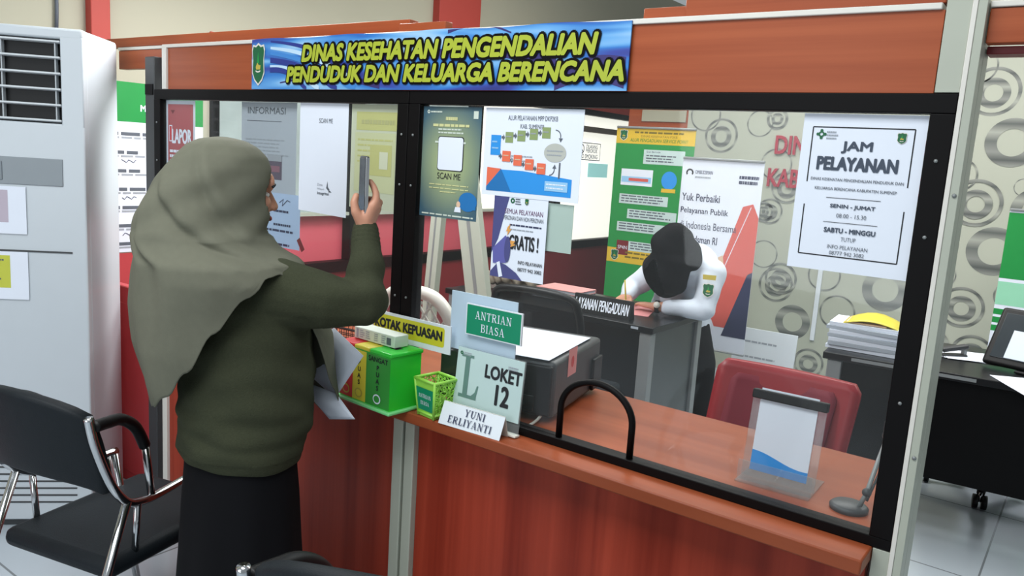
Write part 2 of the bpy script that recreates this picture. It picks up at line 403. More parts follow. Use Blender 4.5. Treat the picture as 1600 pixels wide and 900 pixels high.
def fix_normals(o):
    b = bmesh.new(); b.from_mesh(o.data); bmesh.ops.recalc_face_normals(b, faces=b.faces); b.to_mesh(o.data); b.free()
def thing(name, label, cat, loc=(0, 0, 0), rotz=0.0, group=None, rot=None):
    o = bpy.data.objects.new(name, None); COL.objects.link(o); o.empty_display_size = 0.1
    o.location = loc; o.rotation_euler = rot or (0, 0, rotz); o['label'] = label; o['category'] = cat
    if group: o['group'] = group
    return o
def tag(o, label, cat, group=None):
    o['label'] = label; o['category'] = cat
    if group: o['group'] = group
    return o
def struct(o): o['kind'] = 'structure'; return o
def place(o, loc, rot=(0, 0, 0)): o.location = loc; o.rotation_euler = rot; return o
def bezier(pts, n=8):   # smooth path through points
    pts = [Vector(p) for p in pts]; out = []
    for i in range(len(pts)-1):
        p0 = pts[max(i-1, 0)]; p1 = pts[i]; p2 = pts[i+1]; p3 = pts[min(i+2, len(pts)-1)]
        for k in range(n):
            t = k/n
            out.append(0.5*((2*p1)+(-p0+p2)*t+(2*p0-5*p1+4*p2-p3)*t*t+(-p0+3*p1-3*p2+p3)*t**3))
    out.append(pts[-1]); return out
def remesh(mb, name, mats, voxel, smooth=4, parent=None, deform=None):
    o = mb.build(name+'_raw'); fix_normals(o)
    md = o.modifiers.new('r', 'REMESH'); md.mode = 'VOXEL'; md.voxel_size = voxel; md.use_smooth_shade = True
    if smooth:
        sm = o.modifiers.new('s', 'SMOOTH'); sm.factor = 0.5; sm.iterations = smooth
    dg = bpy.context.evaluated_depsgraph_get()
    me = bpy.data.meshes.new_from_object(o.evaluated_get(dg)); me.name = name
    old = o.data; bpy.data.objects.remove(o); bpy.data.meshes.remove(old)
    me.materials.clear()
    for m in mats: me.materials.append(m)
    for p in me.polygons: p.use_smooth = True
    if deform:
        N_ = len(me.vertices)
        nr = [0.0]*(3*N_); me.vertex_normals.foreach_get('vector', nr); co = [0.0]*(3*N_); me.vertices.foreach_get('co', co)
        out = []
        for i in range(N_): out += deform(Vector(co[3*i:3*i+3]), Vector(nr[3*i:3*i+3]))[:]
        me.vertices.foreach_set('co', out); me.update()
    r = bpy.data.objects.new(name, me); COL.objects.link(r)
    if parent: r.parent = parent
    return r
def crest(mb, x, z, wd, hh, k=2, base=None, M=None):
    P = [(-.5, .34), (-.42, .46), (-.2, .44), (0, .5), (.2, .44), (.42, .46), (.5, .34), (.44, .1), (.48, -.2), (.3, -.38), (0, -.5), (-.3, -.38), (-.48, -.2), (-.44, .1)]
    mb.poly([(x+a*wd, z+b*hh) for a, b in P], TRIMW, k, M)
    mb.poly([(x+a*wd*.88, z+b*hh*.9) for a, b in P], base or GREEND, k+1, M)
    mb.poly([(x-.1*wd, z+.02*hh), (x+.1*wd, z+.02*hh), (x, z+.3*hh)], GREENB, k+2, M)
    mb.poly([(x-.18*wd, z-.06*hh), (x-.05*wd, z+.04*hh), (x+.06*wd, z-.02*hh), (x+.2*wd, z-.02*hh), (x+.16*wd, z-.12*hh), (x-.14*wd, z-.12*hh)], GOLD, k+2, M)
    mb.ring(x, z-.02*hh, .28*wd, .34*wd, TRIMW, k+2, 10, math.radians(235), math.radians(305), M)

# ================================================================== SETTING
m = MB(); m.box((-7, -4.5, -0.1), (4, 7.5, 0), TILES); struct(m.build('floor'))

# far wall with ring wallpaper
YB = 4.2
m = MB(); m.box((-2.705, YB, 0), (3.2, YB+.12, 2.46), WPAPER)
o = m.build('wall_back'); struct(o)
bm_ = bmesh.new(); bm_.from_mesh(o.data); o.data.materials.append(RINGM)
uvl = bm_.loops.layers.uv.new('UVMap')
def annulus(x, z, r0, r1, k, flip=False):
    n = 36; y = YB-0.0006*k
    V = [(bm_.verts.new((x+r0*math.cos(2*PI*i/n), y, z+r0*math.sin(2*PI*i/n))), bm_.verts.new((x+r1*math.cos(2*PI*i/n), y, z+r1*math.sin(2*PI*i/n)))) for i in range(n)]
    for i in range(n):
        a, b = V[i], V[(i+1) % n]
        f = bm_.faces.new([a[0], a[1], b[1], b[0]]); f.material_index = 1
        for l in f.loops:
            v = (l.vert.co.z-z)/(2*r1)+0.5
            l[uvl].uv = (0.5, 1-v if flip else v)
RINGS = [('B', 1553, 143, 38), ('T', 1530, 103, 27), ('D', 1598, 50, 19), ('D', 1582, 223, 38), ('b', 1510, 193, 16), ('T', 1500, 273, 25), ('B', 1525, 317, 37),
         ('T', 1600, 293, 14), ('D', 1552, 393, 38), ('T', 1473, 430, 19), ('B', 1502, 480, 32), ('T', 1577, 463, 22), ('B', 1518, 553, 30), ('B', 1220, 435, 25),
         ('D', 1238, 503, 27), ('D', 1383, 453, 34), ('T', 1308, 488, 27), ('B', 1263, 567, 23), ('T', 1288, 430, 25), ('B', 1203, 330, 20), ('T', 1203, 569, 24),
         ('B', 1127, 212, 27), ('T', 1103, 180, 25), ('T', 1188, 193, 21), ('b', 1215, 186, 17), ('T', 1213, 257, 25), ('B', 1230, 293, 25), ('b', 1193, 331, 16),
         ('T', 1193, 397, 22), ('B', 1212, 445, 27), ('T', 1150, 480, 20), ('B', 1180, 548, 22), ('D', 1350, 560, 28), ('B', 1420, 360, 30), ('D', 1450, 540, 30), ('T', 1440, 250, 26),
         ('D', 1340, 300, 30), ('B', 1290, 210, 28), ('T', 1390, 210, 26), ('B', 1330, 390, 28), ('D', 1620, 330, 36), ('B', 1650, 430, 38), ('T', 1650, 150, 30), ('D', 1480, 100, 30), ('B', 1440, 130, 32)]
for t, u, v, rp in RINGS:
    P = PY(u, v, YB); r = rp*(P-CAMPOS).dot(_f)/F
    k = 1+RINGS.index((t, u, v, rp)) % 7
    if t == 'D': annulus(P.x, P.z, r*.56, r, k)
    elif t == 'T': annulus(P.x, P.z, r*.9, r, k)
    elif t == 'B': annulus(P.x, P.z, r*.86, r, k, True); annulus(P.x, P.z-.06*r, r*.34, r*.62, k+1)
    else: annulus(P.x, P.z, r*.74, r, k); annulus(P.x, P.z, r*.28, r*.55, k+1)
bm_.to_mesh(o.data); bm_.free()
m = MB(); m.box((-2.705, YB, 2.46), (3.2, YB+.12, 3.2), CREAMW); struct(m.build('wall_back_upper'))
m = MB(); m.box((-3.22, YB, 0), (-2.705, YB+.14, 2.3), WOODH); m.box((-3.1, YB-.012, 1.86), (-2.72, YB, 1.95), CREAMW, .003)
struct(m.build('wall_back_wood_pier'))
XL = -3.9
# left wall: red dado, window strip, cream above
m = MB()
m.box((XL-.14, -2.5, 0), (XL, .86, .92), REDW); m.box((XL-.14, .86, 0), (XL, 7.2, .72), MAROON)
m.box((XL-.14, -2.5, .92), (XL, .86, 3.2), CREAMW); m.box((XL-.14, .86, 1.97), (XL, 7.2, 3.2), CREAMW)
m.box((XL-.001, .86, 1.97), (XL+.012, 7.2, 2.06), BRICKC)
struct(m.build('wall_left'))
m = MB(); m.box((-7, 7.2, 0), (3.2, 7.35, 3.2), CREAMW); struct(m.build('wall_far'))
m = MB()
m.box((XL-.02, .225, .92), (XL+.05, .315, 3.2), BRICKC, .004); struct(m.build('trim_1'))
m = MB(); m.box((XL-.02, 2.56, 1.97), (XL+.06, 3.0, 3.2), BRICKC, .004); struct(m.build('trim_2'))
WHITEGL = mat('frosted_window_glass', (255, 252, 240), 0.6, 0, 0.01, 2, 0, 0, 0.3, 0.85)
GLASSG = mat('grey_window_glass', (150, 162, 160), 0.3, 0, 0.25, 6, 0, 0, 0.5, 0.25)
def window(nm, y0, y1, film, low):
    wn = MB()
    fr = .05
    wn.box((XL-.1, y0, .72), (XL+.02, y1, .79), BLACKM, .004); wn.box((XL-.1, y0, 1.93), (XL+.02, y1, 1.98), BLACKM, .004)
    wn.box((XL-.1, y0, .79), (XL+.02, y0+fr, 1.93), BLACKM, .004); wn.box((XL-.1, y1-fr, .79), (XL+.02, y1, 1.93), BLACKM, .004)
    if low: wn.box((XL-.09, y0+fr, 1.08), (XL+.012, y1-fr, 1.1), CREAM)
    else: wn.box((XL-.09, y0+fr, 1.78), (XL+.012, y1-fr, 1.83), mat('brown_bar', (96, 84, 70), .5))
    f_ = struct(wn.build(nm))
    g = MB()
    if low:
        g.box((XL-.06, y0+fr, .79), (XL-.05, y1-fr, 1.08), PINKF); g.box((XL-.06, y0+fr, 1.1), (XL-.05, y1-fr, 1.93), film)
    else: g.box((XL-.06, y0+fr, .79), (XL-.05, y1-fr, 1.93), film)
    g.build('window_glass', f_)
    return f_
window('window_1', .86, 1.9, GLASSG, True)
window('window_2', 1.9, 3.1, GLASSG, True)
window('window_3', 3.1, 4.24, WHITEGL, True)
window('window_4', 4.24, 5.75, WHITEGL, False)
m = MB(); m.box((-.016, -.006, 0), (.016, .006, .9), WHITEP, .003)
P = PY(1262, 585, YB); o = place(m.build('trim_3'), (P.x, YB-.008, .35), (0, 0, 0)); struct(o)
# crimson raised letters on the wallpaper
LW = thing('wall_lettering', 'crimson raised wall lettering on the ring wallpaper above the desks', 'lettering', (0, YB-.002, 0))
def raised(txt, xc, zb, wd, hh, nm):
    b = MB(); vs, fs = text_geo(txt, 0.02)
    x0 = min(v.x for v in vs); x1 = max(v.x for v in vs); y0 = min(v.y for v in vs); y1 = max(v.y for v in vs)
    b.geo([(xc-wd/2+(v.x-x0)/(x1-x0)*wd, -.001, zb+(v.y-y0)/(y1-y0)*hh) for v in vs], fs, LETTERR)
    b.bm.normal_update()
    r = bmesh.ops.extrude_face_region(b.bm, geom=list(b.bm.faces))
    for v in [g for g in r['geom'] if isinstance(g, bmesh.types.BMVert)]: v.co.y -= .018
    ob = b.build(nm, LW); fix_normals(ob)
raised('DINAS KESEHATAN', -1.44, 1.655, 1.12, .135, 'letter_line')
raised('KABUPATEN SUMENEP', -1.4, 1.42, 1.26, .135, 'letter_line')

# ================================================================== SERVICE BOOTH
FX0, FM, FX1 = -2.92, -1.602, -.246
ZC, ZT = .80, 1.681
# counter
cn = thing('service_counter', 'orange-brown wood laminate counter running under the black framed glass screen', 'counter', (-1.6, 0, 0))
OFF = Matrix.Translation((1.6, 0, 0))
def cpart(nm, lo, hi, mt, bev=.003, root=None, off=OFF):
    b = MB(); b.box(lo, hi, mt, bev); return b.build(nm, root or cn, off)
cpart('counter_top', (-2.83, -.083, .768), (-.279, .535, ZC), WOODT, .004)
cpart('front_panel', (-2.83, 0, 0), (-1.592, .025, .768), WOODV, .001)
cpart('front_panel', (-1.508, 0, 0), (-.286, .025, .768), WOODV, .001)
cpart('side_panel', (-.31, .03, 0), (-.286, .52, .768), WOODV, .001)
cpart('side_panel', (-2.83, .03, 0), (-2.806, .52, .768), WOODV, .001)
cpart('end_trim', (-2.862, -.012, 0), (-2.831, .06, ZC), TRIMW)
cpart('joint_post', (-1.591, -.022, 0), (-1.553, .03, .767), CREAM)
cpart('joint_post', (-1.545, -.02, 0), (-1.509, .03, .767), CREAM)

# right-hand post and left-hand post
m = MB(); m.box((-.2785, .039, 0), (-.222, .1, 1.845), CREAM, .003); m.box((-.2455, -.004, 0), (-.237, .0388, 1.845), TRIMW, .001); m.box((-.2369, -.002, 0), (-.2222, .0388, 1.845), CREAM, .001)
m.box((-.2865, -.001, 1.6825), (-.2456, .0388, 1.845), CREAM, .001); m.box((-.2775, -.001, 0), (-.2456, .0388, .7985), CREAM, .001)
for z in (.35, 1.0, 1.5): m.tube([(-.229, -.002, z), (-.229, -.004, z)], .004, GREYM, 8)
tag(m.build('upright_post'), 'cream aluminium post at the right end of the glass screen', 'post')
m = MB(); m.box((-2.985, .0, 0), (-2.921, .06, 1.80), DARKG, .003); m.box((-2.98, -.004, 1.66), (-2.926, 0, 1.70), BLACKM, .002)
tag(m.build('upright_post'), 'dark grey post at the left end of the screen beside green headed list', 'post')

# header board
hd = thing('header_board', 'wood laminate header board with white trim above the glass screen', 'board', (-1.6, 0, ZT))
HO = Matrix.Translation((1.6, 0, -ZT))
cpart('board_panel', (-2.829, .002, ZT), (-.288, .03, 1.828), WOODH, .001, hd, HO)
cpart('side_trim', (-2.858, -.006, ZT), (-2.830, .03, 1.832), TRIMW, .002, hd, HO)
cpart('top_trim', (-2.86, -.004, 1.828), (-.293, .05, 1.84), TRIMW, .002, hd, HO)
cpart('top_trim', (-3.3, .062, 1.838), (-2.861, .1, 1.85), TRIMW, .002, hd, HO)
cpart('board_panel', (-3.3, .065, 1.765), (-2.86, .095, 1.837), WOODH, .002, hd, HO)
cpart('cap_board', (-3.4, .063, 1.851), (-1.675, .1, 1.886), WOODH, .002, hd, HO)
cpart('cap_board', (-1.674, .02, 1.841), (-1.50, .05, 1.866), WOODH, .002, hd, HO)
cpart('cap_board', (-.905, .02, 1.841), (-.80, .05, 1.866), WOODH, .002, hd, HO)
cpart('cap_board', (-.799, .01, 1.841), (-.29, .05, 1.878), WOODH, .002, hd, HO)
m = MB(); m.box((-.22, .02, 1.77), (.5, .05, 1.83), WOODH, .002); m.box((-.22, .016, 1.831), (.5, .05, 1.842), TRIMW, .002)
m.box((-.22, .05, 1.755), (.5, .1, 1.769), MAROON, .002)
tag(m.build('header_board'), 'short wood header board continuing right of the cream post', 'board')

# two black framed glass screens
def screen(x0, x1, lab, arch):
    t = thing('glass_screen', lab, 'glass screen', (x0, 0, ZC))
    w_ = x1-x0; h_ = ZT-ZC; st = .042
    b = MB()
    b.box((0, -.002, 0), (w_, .038, .022), BLACKM, .002); b.box((0, -.002, h_-.036), (w_, .038, h_), BLACKM, .002)
    b.box((0, -.003, .022), (st, .038, h_-.036), BLACKM, .002); b.box((w_-st, -.003, .022), (w_, .038, h_-.036), BLACKM, .002)
    for xx in (st/2, w_-st/2):
        for zz in (.3, .62, .76): b.tube([(xx, -.003, zz), (xx, -.005, zz)], .0035, GREYM, 8)
    b.build('screen_frame', t)
    g = MB(); x_0, x_1, z0, z1 = st, w_-st, .022, h_-.036
    if arch:
        a0, a1, az, top = arch
        P = [(x_0, z0), (a0, z0)]
        n = 16; c = (a0+a1)/2; rr = (a1-a0)/2
        for i in range(n+1):
            q = PI-PI*i/n; P.append((c+rr*math.cos(q), az+(top-az)*math.sin(q)))
        P += [(a1, z0), (x_1, z0), (x_1, z1), (x_0, z1)]
        g.prism(P, .013, .018, GLASS)
    else: g.box((x_0, .013, z0), (x_1, .018, z1), GLASS)
    go = g.build('glass_pane', t); fix_normals(go)
    if arch:
        e = MB(); pts = [(a0, .014, z0)]+[(c+rr*math.cos(PI-PI*i/24), .014, az+(top-az)*math.sin(PI*i/24)) for i in range(25)]+[(a1, .014, z0)]
        e.tube(pts, .0085, BLACKM, 10); e.build('arch_edging', t)
    return t
screen(FX0, FM-.001, 'black framed glass screen on the left, behind the woman in olive veil', None)
screen(FM+.001, FX1, 'black framed glass screen on the right with small arched hatch', (-1.04-FM-.001, -.836-FM-.001, .10, .185))

# ------------------------------------------------------------------ banner over the screens
bx0, bx1, bz0, bz1 = -2.312, -.917, 1.682, 1.838
bn = thing('banner', 'blue banner with yellow green lettering DINAS KESEHATAN across the header board', 'banner', ((bx0+bx1)/2, -.008, bz0))
W = bx1-bx0; Hh = bz1-bz0
m = MB(); n = 40
vs = []; fs = []
for i in range(n+1):
    x = -W/2+W*i/n
    dz = .004*math.sin(i*.6)
    vs += [(x, 0, -.0), (x, 0, Hh+dz*.6), (x, .003, Hh+dz*.6), (x, .003, 0)]
for i in range(n):
    a = 4*i; b = a+4
    fs += [(a, b, b+1, a+1), (a+1, b+1, b+2, a+2), (a+3, a+2, b+2, b+3), (a, a+3, b+3, b)]
m.geo(vs, fs, BANNERM)
NAVYS = mat('banner_navy', (36, 52, 136), .45); MIDB = mat('banner_mid_blue', (60, 132, 206), .45); PALEB = mat('banner_pale_blue', (190, 218, 240), .45); VIO = mat('banner_violet', (52, 44, 110), .45)
def sweep(x0, z0, x1, z1, w0, w1, mt, k, bow=.02):
    P = []; Q = []
    for i in range(13):
        t = i/12; x = x0+(x1-x0)*t; z = z0+(z1-z0)*t+bow*math.sin(PI*t); hw = (w0+(w1-w0)*t)/2
        P.append((x, min(Hh, max(0, z+hw)))); Q.append((x, min(Hh, max(0, z-hw))))
    m.poly(P+Q[::-1], mt, k)
for a in ((-.60, .148, -.2, .05, .006, .022, NAVYS, 1), (-.60, .128, -.22, .03, .008, .02, PALEB, 1), (-.6, .112, -.2, .0, .01, .024, MIDB, 2), (-.6, .09, -.28, .0, .016, .02, NAVYS, 2),
          (-.6, .07, -.36, .0, .01, .02, PALEB, 3), (-.6, .06, -.42, 0, .016, .016, NAVYS, 3), (-.55, .02, -.1, .012, .004, .02, VIO, 1), (-.1, .085, .5, .07, .016, .02, VIO, 1),
          (.15, .15, .36, .14, .01, .004, VIO, 1), (.5, .02, .69, .04, .04, .07, VIO, 1)): sweep(*a)
m.build('banner_sheet', bn)
m = MB(); crest(m, -W/2+.037, .078, .068, .135, 4); m.build('crest', bn)
def bline(txt, x0, x1, z, hh):
    m.text(txt, (x0+x1)/2, z, hh, BLACKM, x1-x0, 5, 'c', .15, .2)
    m.text(txt, (x0+x1)/2, z, hh, LETTERY, x1-x0, 9, 'c', .05, .2)
m = MB()
u0 = PY(474, 75, -.008).x-bn.location.x; u1 = PY(935, 60, -.008).x-bn.location.x
bline('DINAS KESEHATAN PENGENDALIAN', u0, u1, .084, .046)
u0 = PY(450, 115, -.008).x-bn.location.x; u1 = PY(976, 108, -.008).x-bn.location.x
bline('PENDUDUK DAN KELUARGA BERENCANA', u0, u1, .0225, .044)
m.build('lettering', bn)

# ------------------------------------------------------------------ papers on the glass
def sheet(name, label, cat, x0, x1, z0, z1, y, base, draw, rotz=0.0, loc=None, group=None, thick=.0008, tilt=0.0, parts=True, drop=0.0):
    t = thing(name, label, cat, loc or ((x0+x1)/2, y, z0), 0, group, (tilt, 0, rotz))
    w2 = (x1-x0)/2; h = z1-z0
    b = MB(); b.prism([(-w2, 0), (w2, -drop), (w2, h), (-w2, h)], 0, thick, base); b.build('sheet', t)
    for nm, fn in (draw if isinstance(draw, list) else [('print', draw)]):
        ink = MB(); fn(ink, w2, h)
        if ink.bm.faces: ink.build(nm, t)
    return t
YF = .0115    # front face of the panes
# SCAN ME sheet
def d_scan(b, w, h):
    b.text('SCAN ME', .012, h-.06, .014, INKG, .062)
def d_scan2(b, w, h):
    b.text('Zona', -.01, .083, .008, INKL, .026); b.text('Wilayah', -.006, .069, .008, INKL, .034); b.text('Integritas', .006, .054, .011, INKG, .054, 2, 'c', .02)
    b.poly([(.026, .1), (.02, .078), (.03, .07), (.036, .074), (.028, .082)], INKG); b.poly([(.034, .073), (.046, .066), (.03, .066)], INKG)
sheet('notice_sheet', 'white SCAN ME sheet hanging on the left pane beside the phone', 'notice', -2.086, -1.862, 1.307, 1.643, YF, PAPER, [('heading', d_scan), ('logo', d_scan2)], drop=.006)
def d_yel(b, w, h):
    b.rect(-w+.022, h-.075, w-.016, h-.022, YELLOWP); b.rect(-w+.018, .05, w-.02, h-.082, YELLOWQ)
    b.bars(-.06, .08, h-.045, 1, .02, .012, mat('faded_print', (190, 188, 130), .7), 2, .1)
    b.rect(-.02, .1, .07, .19, YELLOWP, 2); b.rect(.02, .12, .055, .17, PAPERY, 3)
    b.bars(-w+.03, w-.03, h-.1, 5, .016, .005, YELLOWP, 2)
sheet('notice_sheet', 'pale yellowed sheet with faded print at the middle frame post, behind the phone', 'notice', -1.856, -1.648, 1.337, 1.643, .0195, PAPERY, d_yel)
def d_inf(b, w, h):
    b.text('INFORMASI', -.01, h-.038, .022, INKG, .2); b.rect(-.115, h-.062, .07, h-.06, INKG)
    b.bars(-.12, .11, h-.12, 5, .012, .003, INKL)
def d_inf2(b, w, h):
    b.rect(.0, h-.25, .075, h-.17, mat('photo_violet', (92, 82, 100), .6)); b.rect(0, h-.19, .075, h-.17, INKL, 3); b.rect(.01, h-.225, .065, h-.205, mat('photo_rose', (140, 96, 112), .6), 3)
sheet('notice_sheet', 'grey INFORMASI sheet behind the left pane above the veil', 'notice', -2.41, -2.118, 1.34, 1.643, .0235, PAPER2, [('heading', d_inf), ('photo', d_inf2)])
def d_lab(b, w, h):
    b.rect(-w+.012, .012, w-.012, h-.014, mat('faded_red_print', (188, 92, 96), .6))
    b.poly([(-w+.03, h-.035), (-w+.06, h-.035), (-w+.045, h-.05)], MAROON, 2)
    b.text('LAPOR', .01, h-.155, .05, PAPER, .125, 3, 'c', .03); b.rect(-w+.022, h-.15, -w+.042, h-.09, PAPER, 3); b.rect(-w+.026, h-.146, -w+.038, h-.094, REDL, 4)
    b.bars(-w+.025, w-.03, h-.18, 3, .018, .01, PAPER, 3)
sheet('notice_sheet', 'red LAPOR notice with white border in the top left pane corner', 'notice', -2.872, -2.683, 1.36, 1.643, .0195, PAPER, d_lab)
def d_blue(b, w, h):
    for i, t in enumerate(('', '', '')): pass
    b.bars(.0, w-.03, h-.055, 2, .045, .007, INKN, 2, .4); b.bars(-w+.03, w-.03, h-.12, 1, .04, .007, INKN, 2, .4); b.bars(-w+.04, w-.03, h-.165, 1, .04, .007, INKN, 2, .3)
def d_blue2(b, w, h):
    b.tube([(.03, -.001, h-.03), (.05, -.001, h-.018), (.045, -.001, h-.04), (.07, -.001, h-.02), (.085, -.001, h-.024)], .0012, INKN, 6)
sheet('notice_sheet', 'bluish signed list behind the left pane, next to her face', 'notice', -2.36, -2.09, 1.172, 1.35, .0215, PAPERB, [('list_lines', d_blue), ('signature', d_blue2)])
m = MB(); m.box((-.022, -.0006, -.009), (.022, .0006, .009), MAROON)
tag(place(m.build('tape_strip'), (-2.082, .0205, 1.192), (0, math.radians(55), 0)), 'maroon tape strip at lower corner of the bluish list', 'tape')
# teal poster
def d_teal(b, w, h):
    T1 = mat('pale_print', (206, 216, 204), .6); Y1 = mat('pale_yellow_text', (206, 206, 150), .6)
    b.ring(-w+.02, h-.014, .002, .005, T1, 2, 14); b.bars(-w+.028, -w+.07, h-.012, 1, .01, .004, T1)
    b.rect(w-.026, h-.03, w-.01, h-.01, T1, 2)
    b.bars(-.02, .022, h-.027, 1, .01, .009, Y1, 2, 0); b.bars(-.065, .065, h-.046, 1, .02, .007, Y1, 2, .05); b.bars(-.045, .045, h-.058, 2, .009, .004, T1, 2, .1)
    b.bars(-.055, .06, h-.092, 1, .01, .005, T1, 2, .05)
def d_teal2(b, w, h):
    q = .043; c = .175
    pts = []
    for cx, cz, a in ((q-.006, q-.006, 0), (-q+.006, q-.006, 1), (-q+.006, -q+.006, 2), (q-.006, -q+.006, 3)):
        for i in range(5): pts.append((cx+.007*math.cos(PI/2*(a+i/4))+.002, cz+.007*math.sin(PI/2*(a+i/4))+c))
    b.poly([(x*1.05, (z-c)*1.05+c) for x, z in pts], INK, 2); b.poly(pts, PAPER, 3)
    b.text('SCAN ME', .0, .106, .017, INK, .084, 2)
def d_teal3(b, w, h):
    T1 = MATS['pale_print']; Y1 = MATS['pale_yellow_text']
    b.bars(-.07, .075, .092, 2, .01, .003, Y1, 2, .05); b.bars(-.03, .03, .073, 1, .01, .003, Y1, 2, .05)
    b.disc(.072, .05, .032, .026, BLUED, 2); b.rect(.05, .03, w-.003, .05, BLUED, 2)
    b.disc(.04, .041, .007, .009, PEACH, 3); b.poly([(.026, .02), (.05, .02), (.048, .034), (.03, .034)], PAPER, 3)
    b.bars(-w+.01, w-.01, .01, 1, .01, .004, T1, 2, .0)
sheet('poster', 'dark teal SCAN ME poster at the left edge of the right pane', 'poster', -1.5565, -1.350, 1.340, 1.640, YF, TEAL, [('heading', d_teal), ('code_panel', d_teal2), ('footer_print', d_teal3)])
def d_alur(b, w, h):
    b.text('ALUR PELAYANAN MPP DKP2KB', .0, h-.03, .012, INKG, .152); b.text('KAB. SUMENEP', .0, h-.05, .011, INKG, .072)
    b.rect(-w+.015, .012, -.02, .068, BLUE); b.poly([(-.02, .012), (w-.022, .012), (w-.022, .056), (-.02, .068)], BLUE)
    b.poly([(-w+.015, .072), (-.09, .07), (-w+.015, .02)], ORANGE, 2); b.poly([(-.09, .07), (-w+.015, .022), (-w+.015, .012), (-.055, .014)], BLUED, 2)
    b.rect(-.128, .104, -.096, .155, BLUE)
    for i in range(2): b.bars(-.124, -.1, .14-.016*i, 1, .01, .004, BLUEL, 2, .3)
    def arrow(x, z): b.poly([(x-.012, z+.016), (x-.007, z+.016), (x-.007, z+.021), (x-.001, z+.013), (x-.007, z+.005), (x-.007, z+.010), (x-.012, z+.010)], INKG, 2)
    for i in range(4):
        x = -.082+.038*i; z = .137+.005*i; b.rect(x, z, x+.025, z+.027, OLIVE); arrow(x, z); b.bars(x+.003, x+.022, z+.017, 1, .01, .003, INKL, 2)
        x = -.088+.037*i; z = .089-.0085*i; b.rect(x, z, x+.026, z+.027, ORANGE, 3); arrow(x, z); b.bars(x+.004, x+.023, z+.017, 1, .01, .003, PEACH, 4)
    b.disc(.074, h-.106, .033, .023, OVAL); b.bars(.05, .098, h-.1, 2, .01, .003, INKL, 2, .1)
    b.bars(-.06, .02, h-.118, 2, .011, .003, INKL, 2, .3)
    b.ring(.072, h-.066, .014, .0165, INKG, 1, 12, -.2, 1.6); b.poly([(.082, h-.07), (.094, h-.07), (.088, h-.08)], INKG)
    b.ring(.06, h-.146, .014, .0165, INKG, 1, 12, -1.5, .3); b.poly([(.069, h-.144), (.081, h-.144), (.076, h-.134)], INKG)
    b.rect(.05, .024, .118, .048, BLUEL, 2); b.bars(.055, .114, .042, 2, .009, .003, PAPER, 3, .2)
    b.rect(.088, .056, .0925, .095, INKG, 1)
sheet('poster', 'white ALUR PELAYANAN flow chart poster on the right pane', 'poster', -1.335, -1.034, 1.416, 1.640, YF-.0012, PAPER, d_alur)
def d_gratis(b, w, h):
    b.poly([(-w, h), (-w+.052, h), (-w+.035, h-.06), (-w+.02, h-.12), (-w, h-.16)], PURPLED)
    b.ring(-w+.06, h-.018, .003, .007, GREEND, 2, 10); b.bars(-w+.069, -w+.088, h-.012, 3, .006, .003, INKG, 2); crest(b, .02, h-.018, .013, .018, 2)
    b.text('SEMUA PELAYANAN', .012, h-.052, .013, INKP, .12); b.text('PERIZINAN DAN NON PERIZINAN', .012, h-.068, .011, INKG, .125)
    b.bars(-.03, .07, h-.078, 1, .01, .004, INKN, 2, .0); b.bars(-.03, .06, h-.09, 1, .01, .003, INKL, 2, .2)
    b.text('GRATIS !', .018, h-.142, .036, INK, .092, 3, 'c', .02)
    b.poly([(-.035, .135), (-.027, .142), (-.03, .128), (-.022, .131), (-.036, .112), (-.034, .124), (-.04, .122)], ORANGE2, 3); b.poly([(-.028, .1), (-.008, .1), (-.014, .092), (-.006, .09), (-.03, .08), (-.02, .09), (-.03, .091)], ORANGE2, 3)
    b.poly([(-w+.008, .035), (-w+.005, .075), (-w+.045, .112), (-w+.058, .096), (-w+.062, .06), (-w+.05, .04)], PURPLE, 3); b.disc(-w+.053, .076, .010, .034, PURPLED, 4)
    b.poly([(-w, .012), (-w+.025, .04), (-w+.05, .035), (-w+.085, .018), (-w+.105, 0), (-w, 0)], PURPLED, 2); b.poly([(-w+.02, .038), (-w+.03, .042), (-w+.042, .004), (-w+.03, 0)], PAPER, 3)
    b.text('INFO PELAYANAN', .042, .042, .009, INK, .075, 3, 'c', .01); b.text('08777 942 3082', .042, .024, .009, INK, .075, 3, 'c', .01)
sheet('poster', 'white and violet GRATIS poster hanging below the flow chart', 'poster', -1.291, -1.121, 1.204, 1.425, YF, PAPER, d_gratis)
m = MB(); m.box((-.115, 0, 0), (.115, .0012, .12), mat('green_white_paper', (196, 214, 204), .7)); m.box((.0, -.0008, .0), (.03, 0, .1), PAPER2)
tag(place(m.build('notice_sheet'), (-1.165, .0195, 1.29)), 'pale green sheet half hidden behind the GRATIS poster', 'notice')
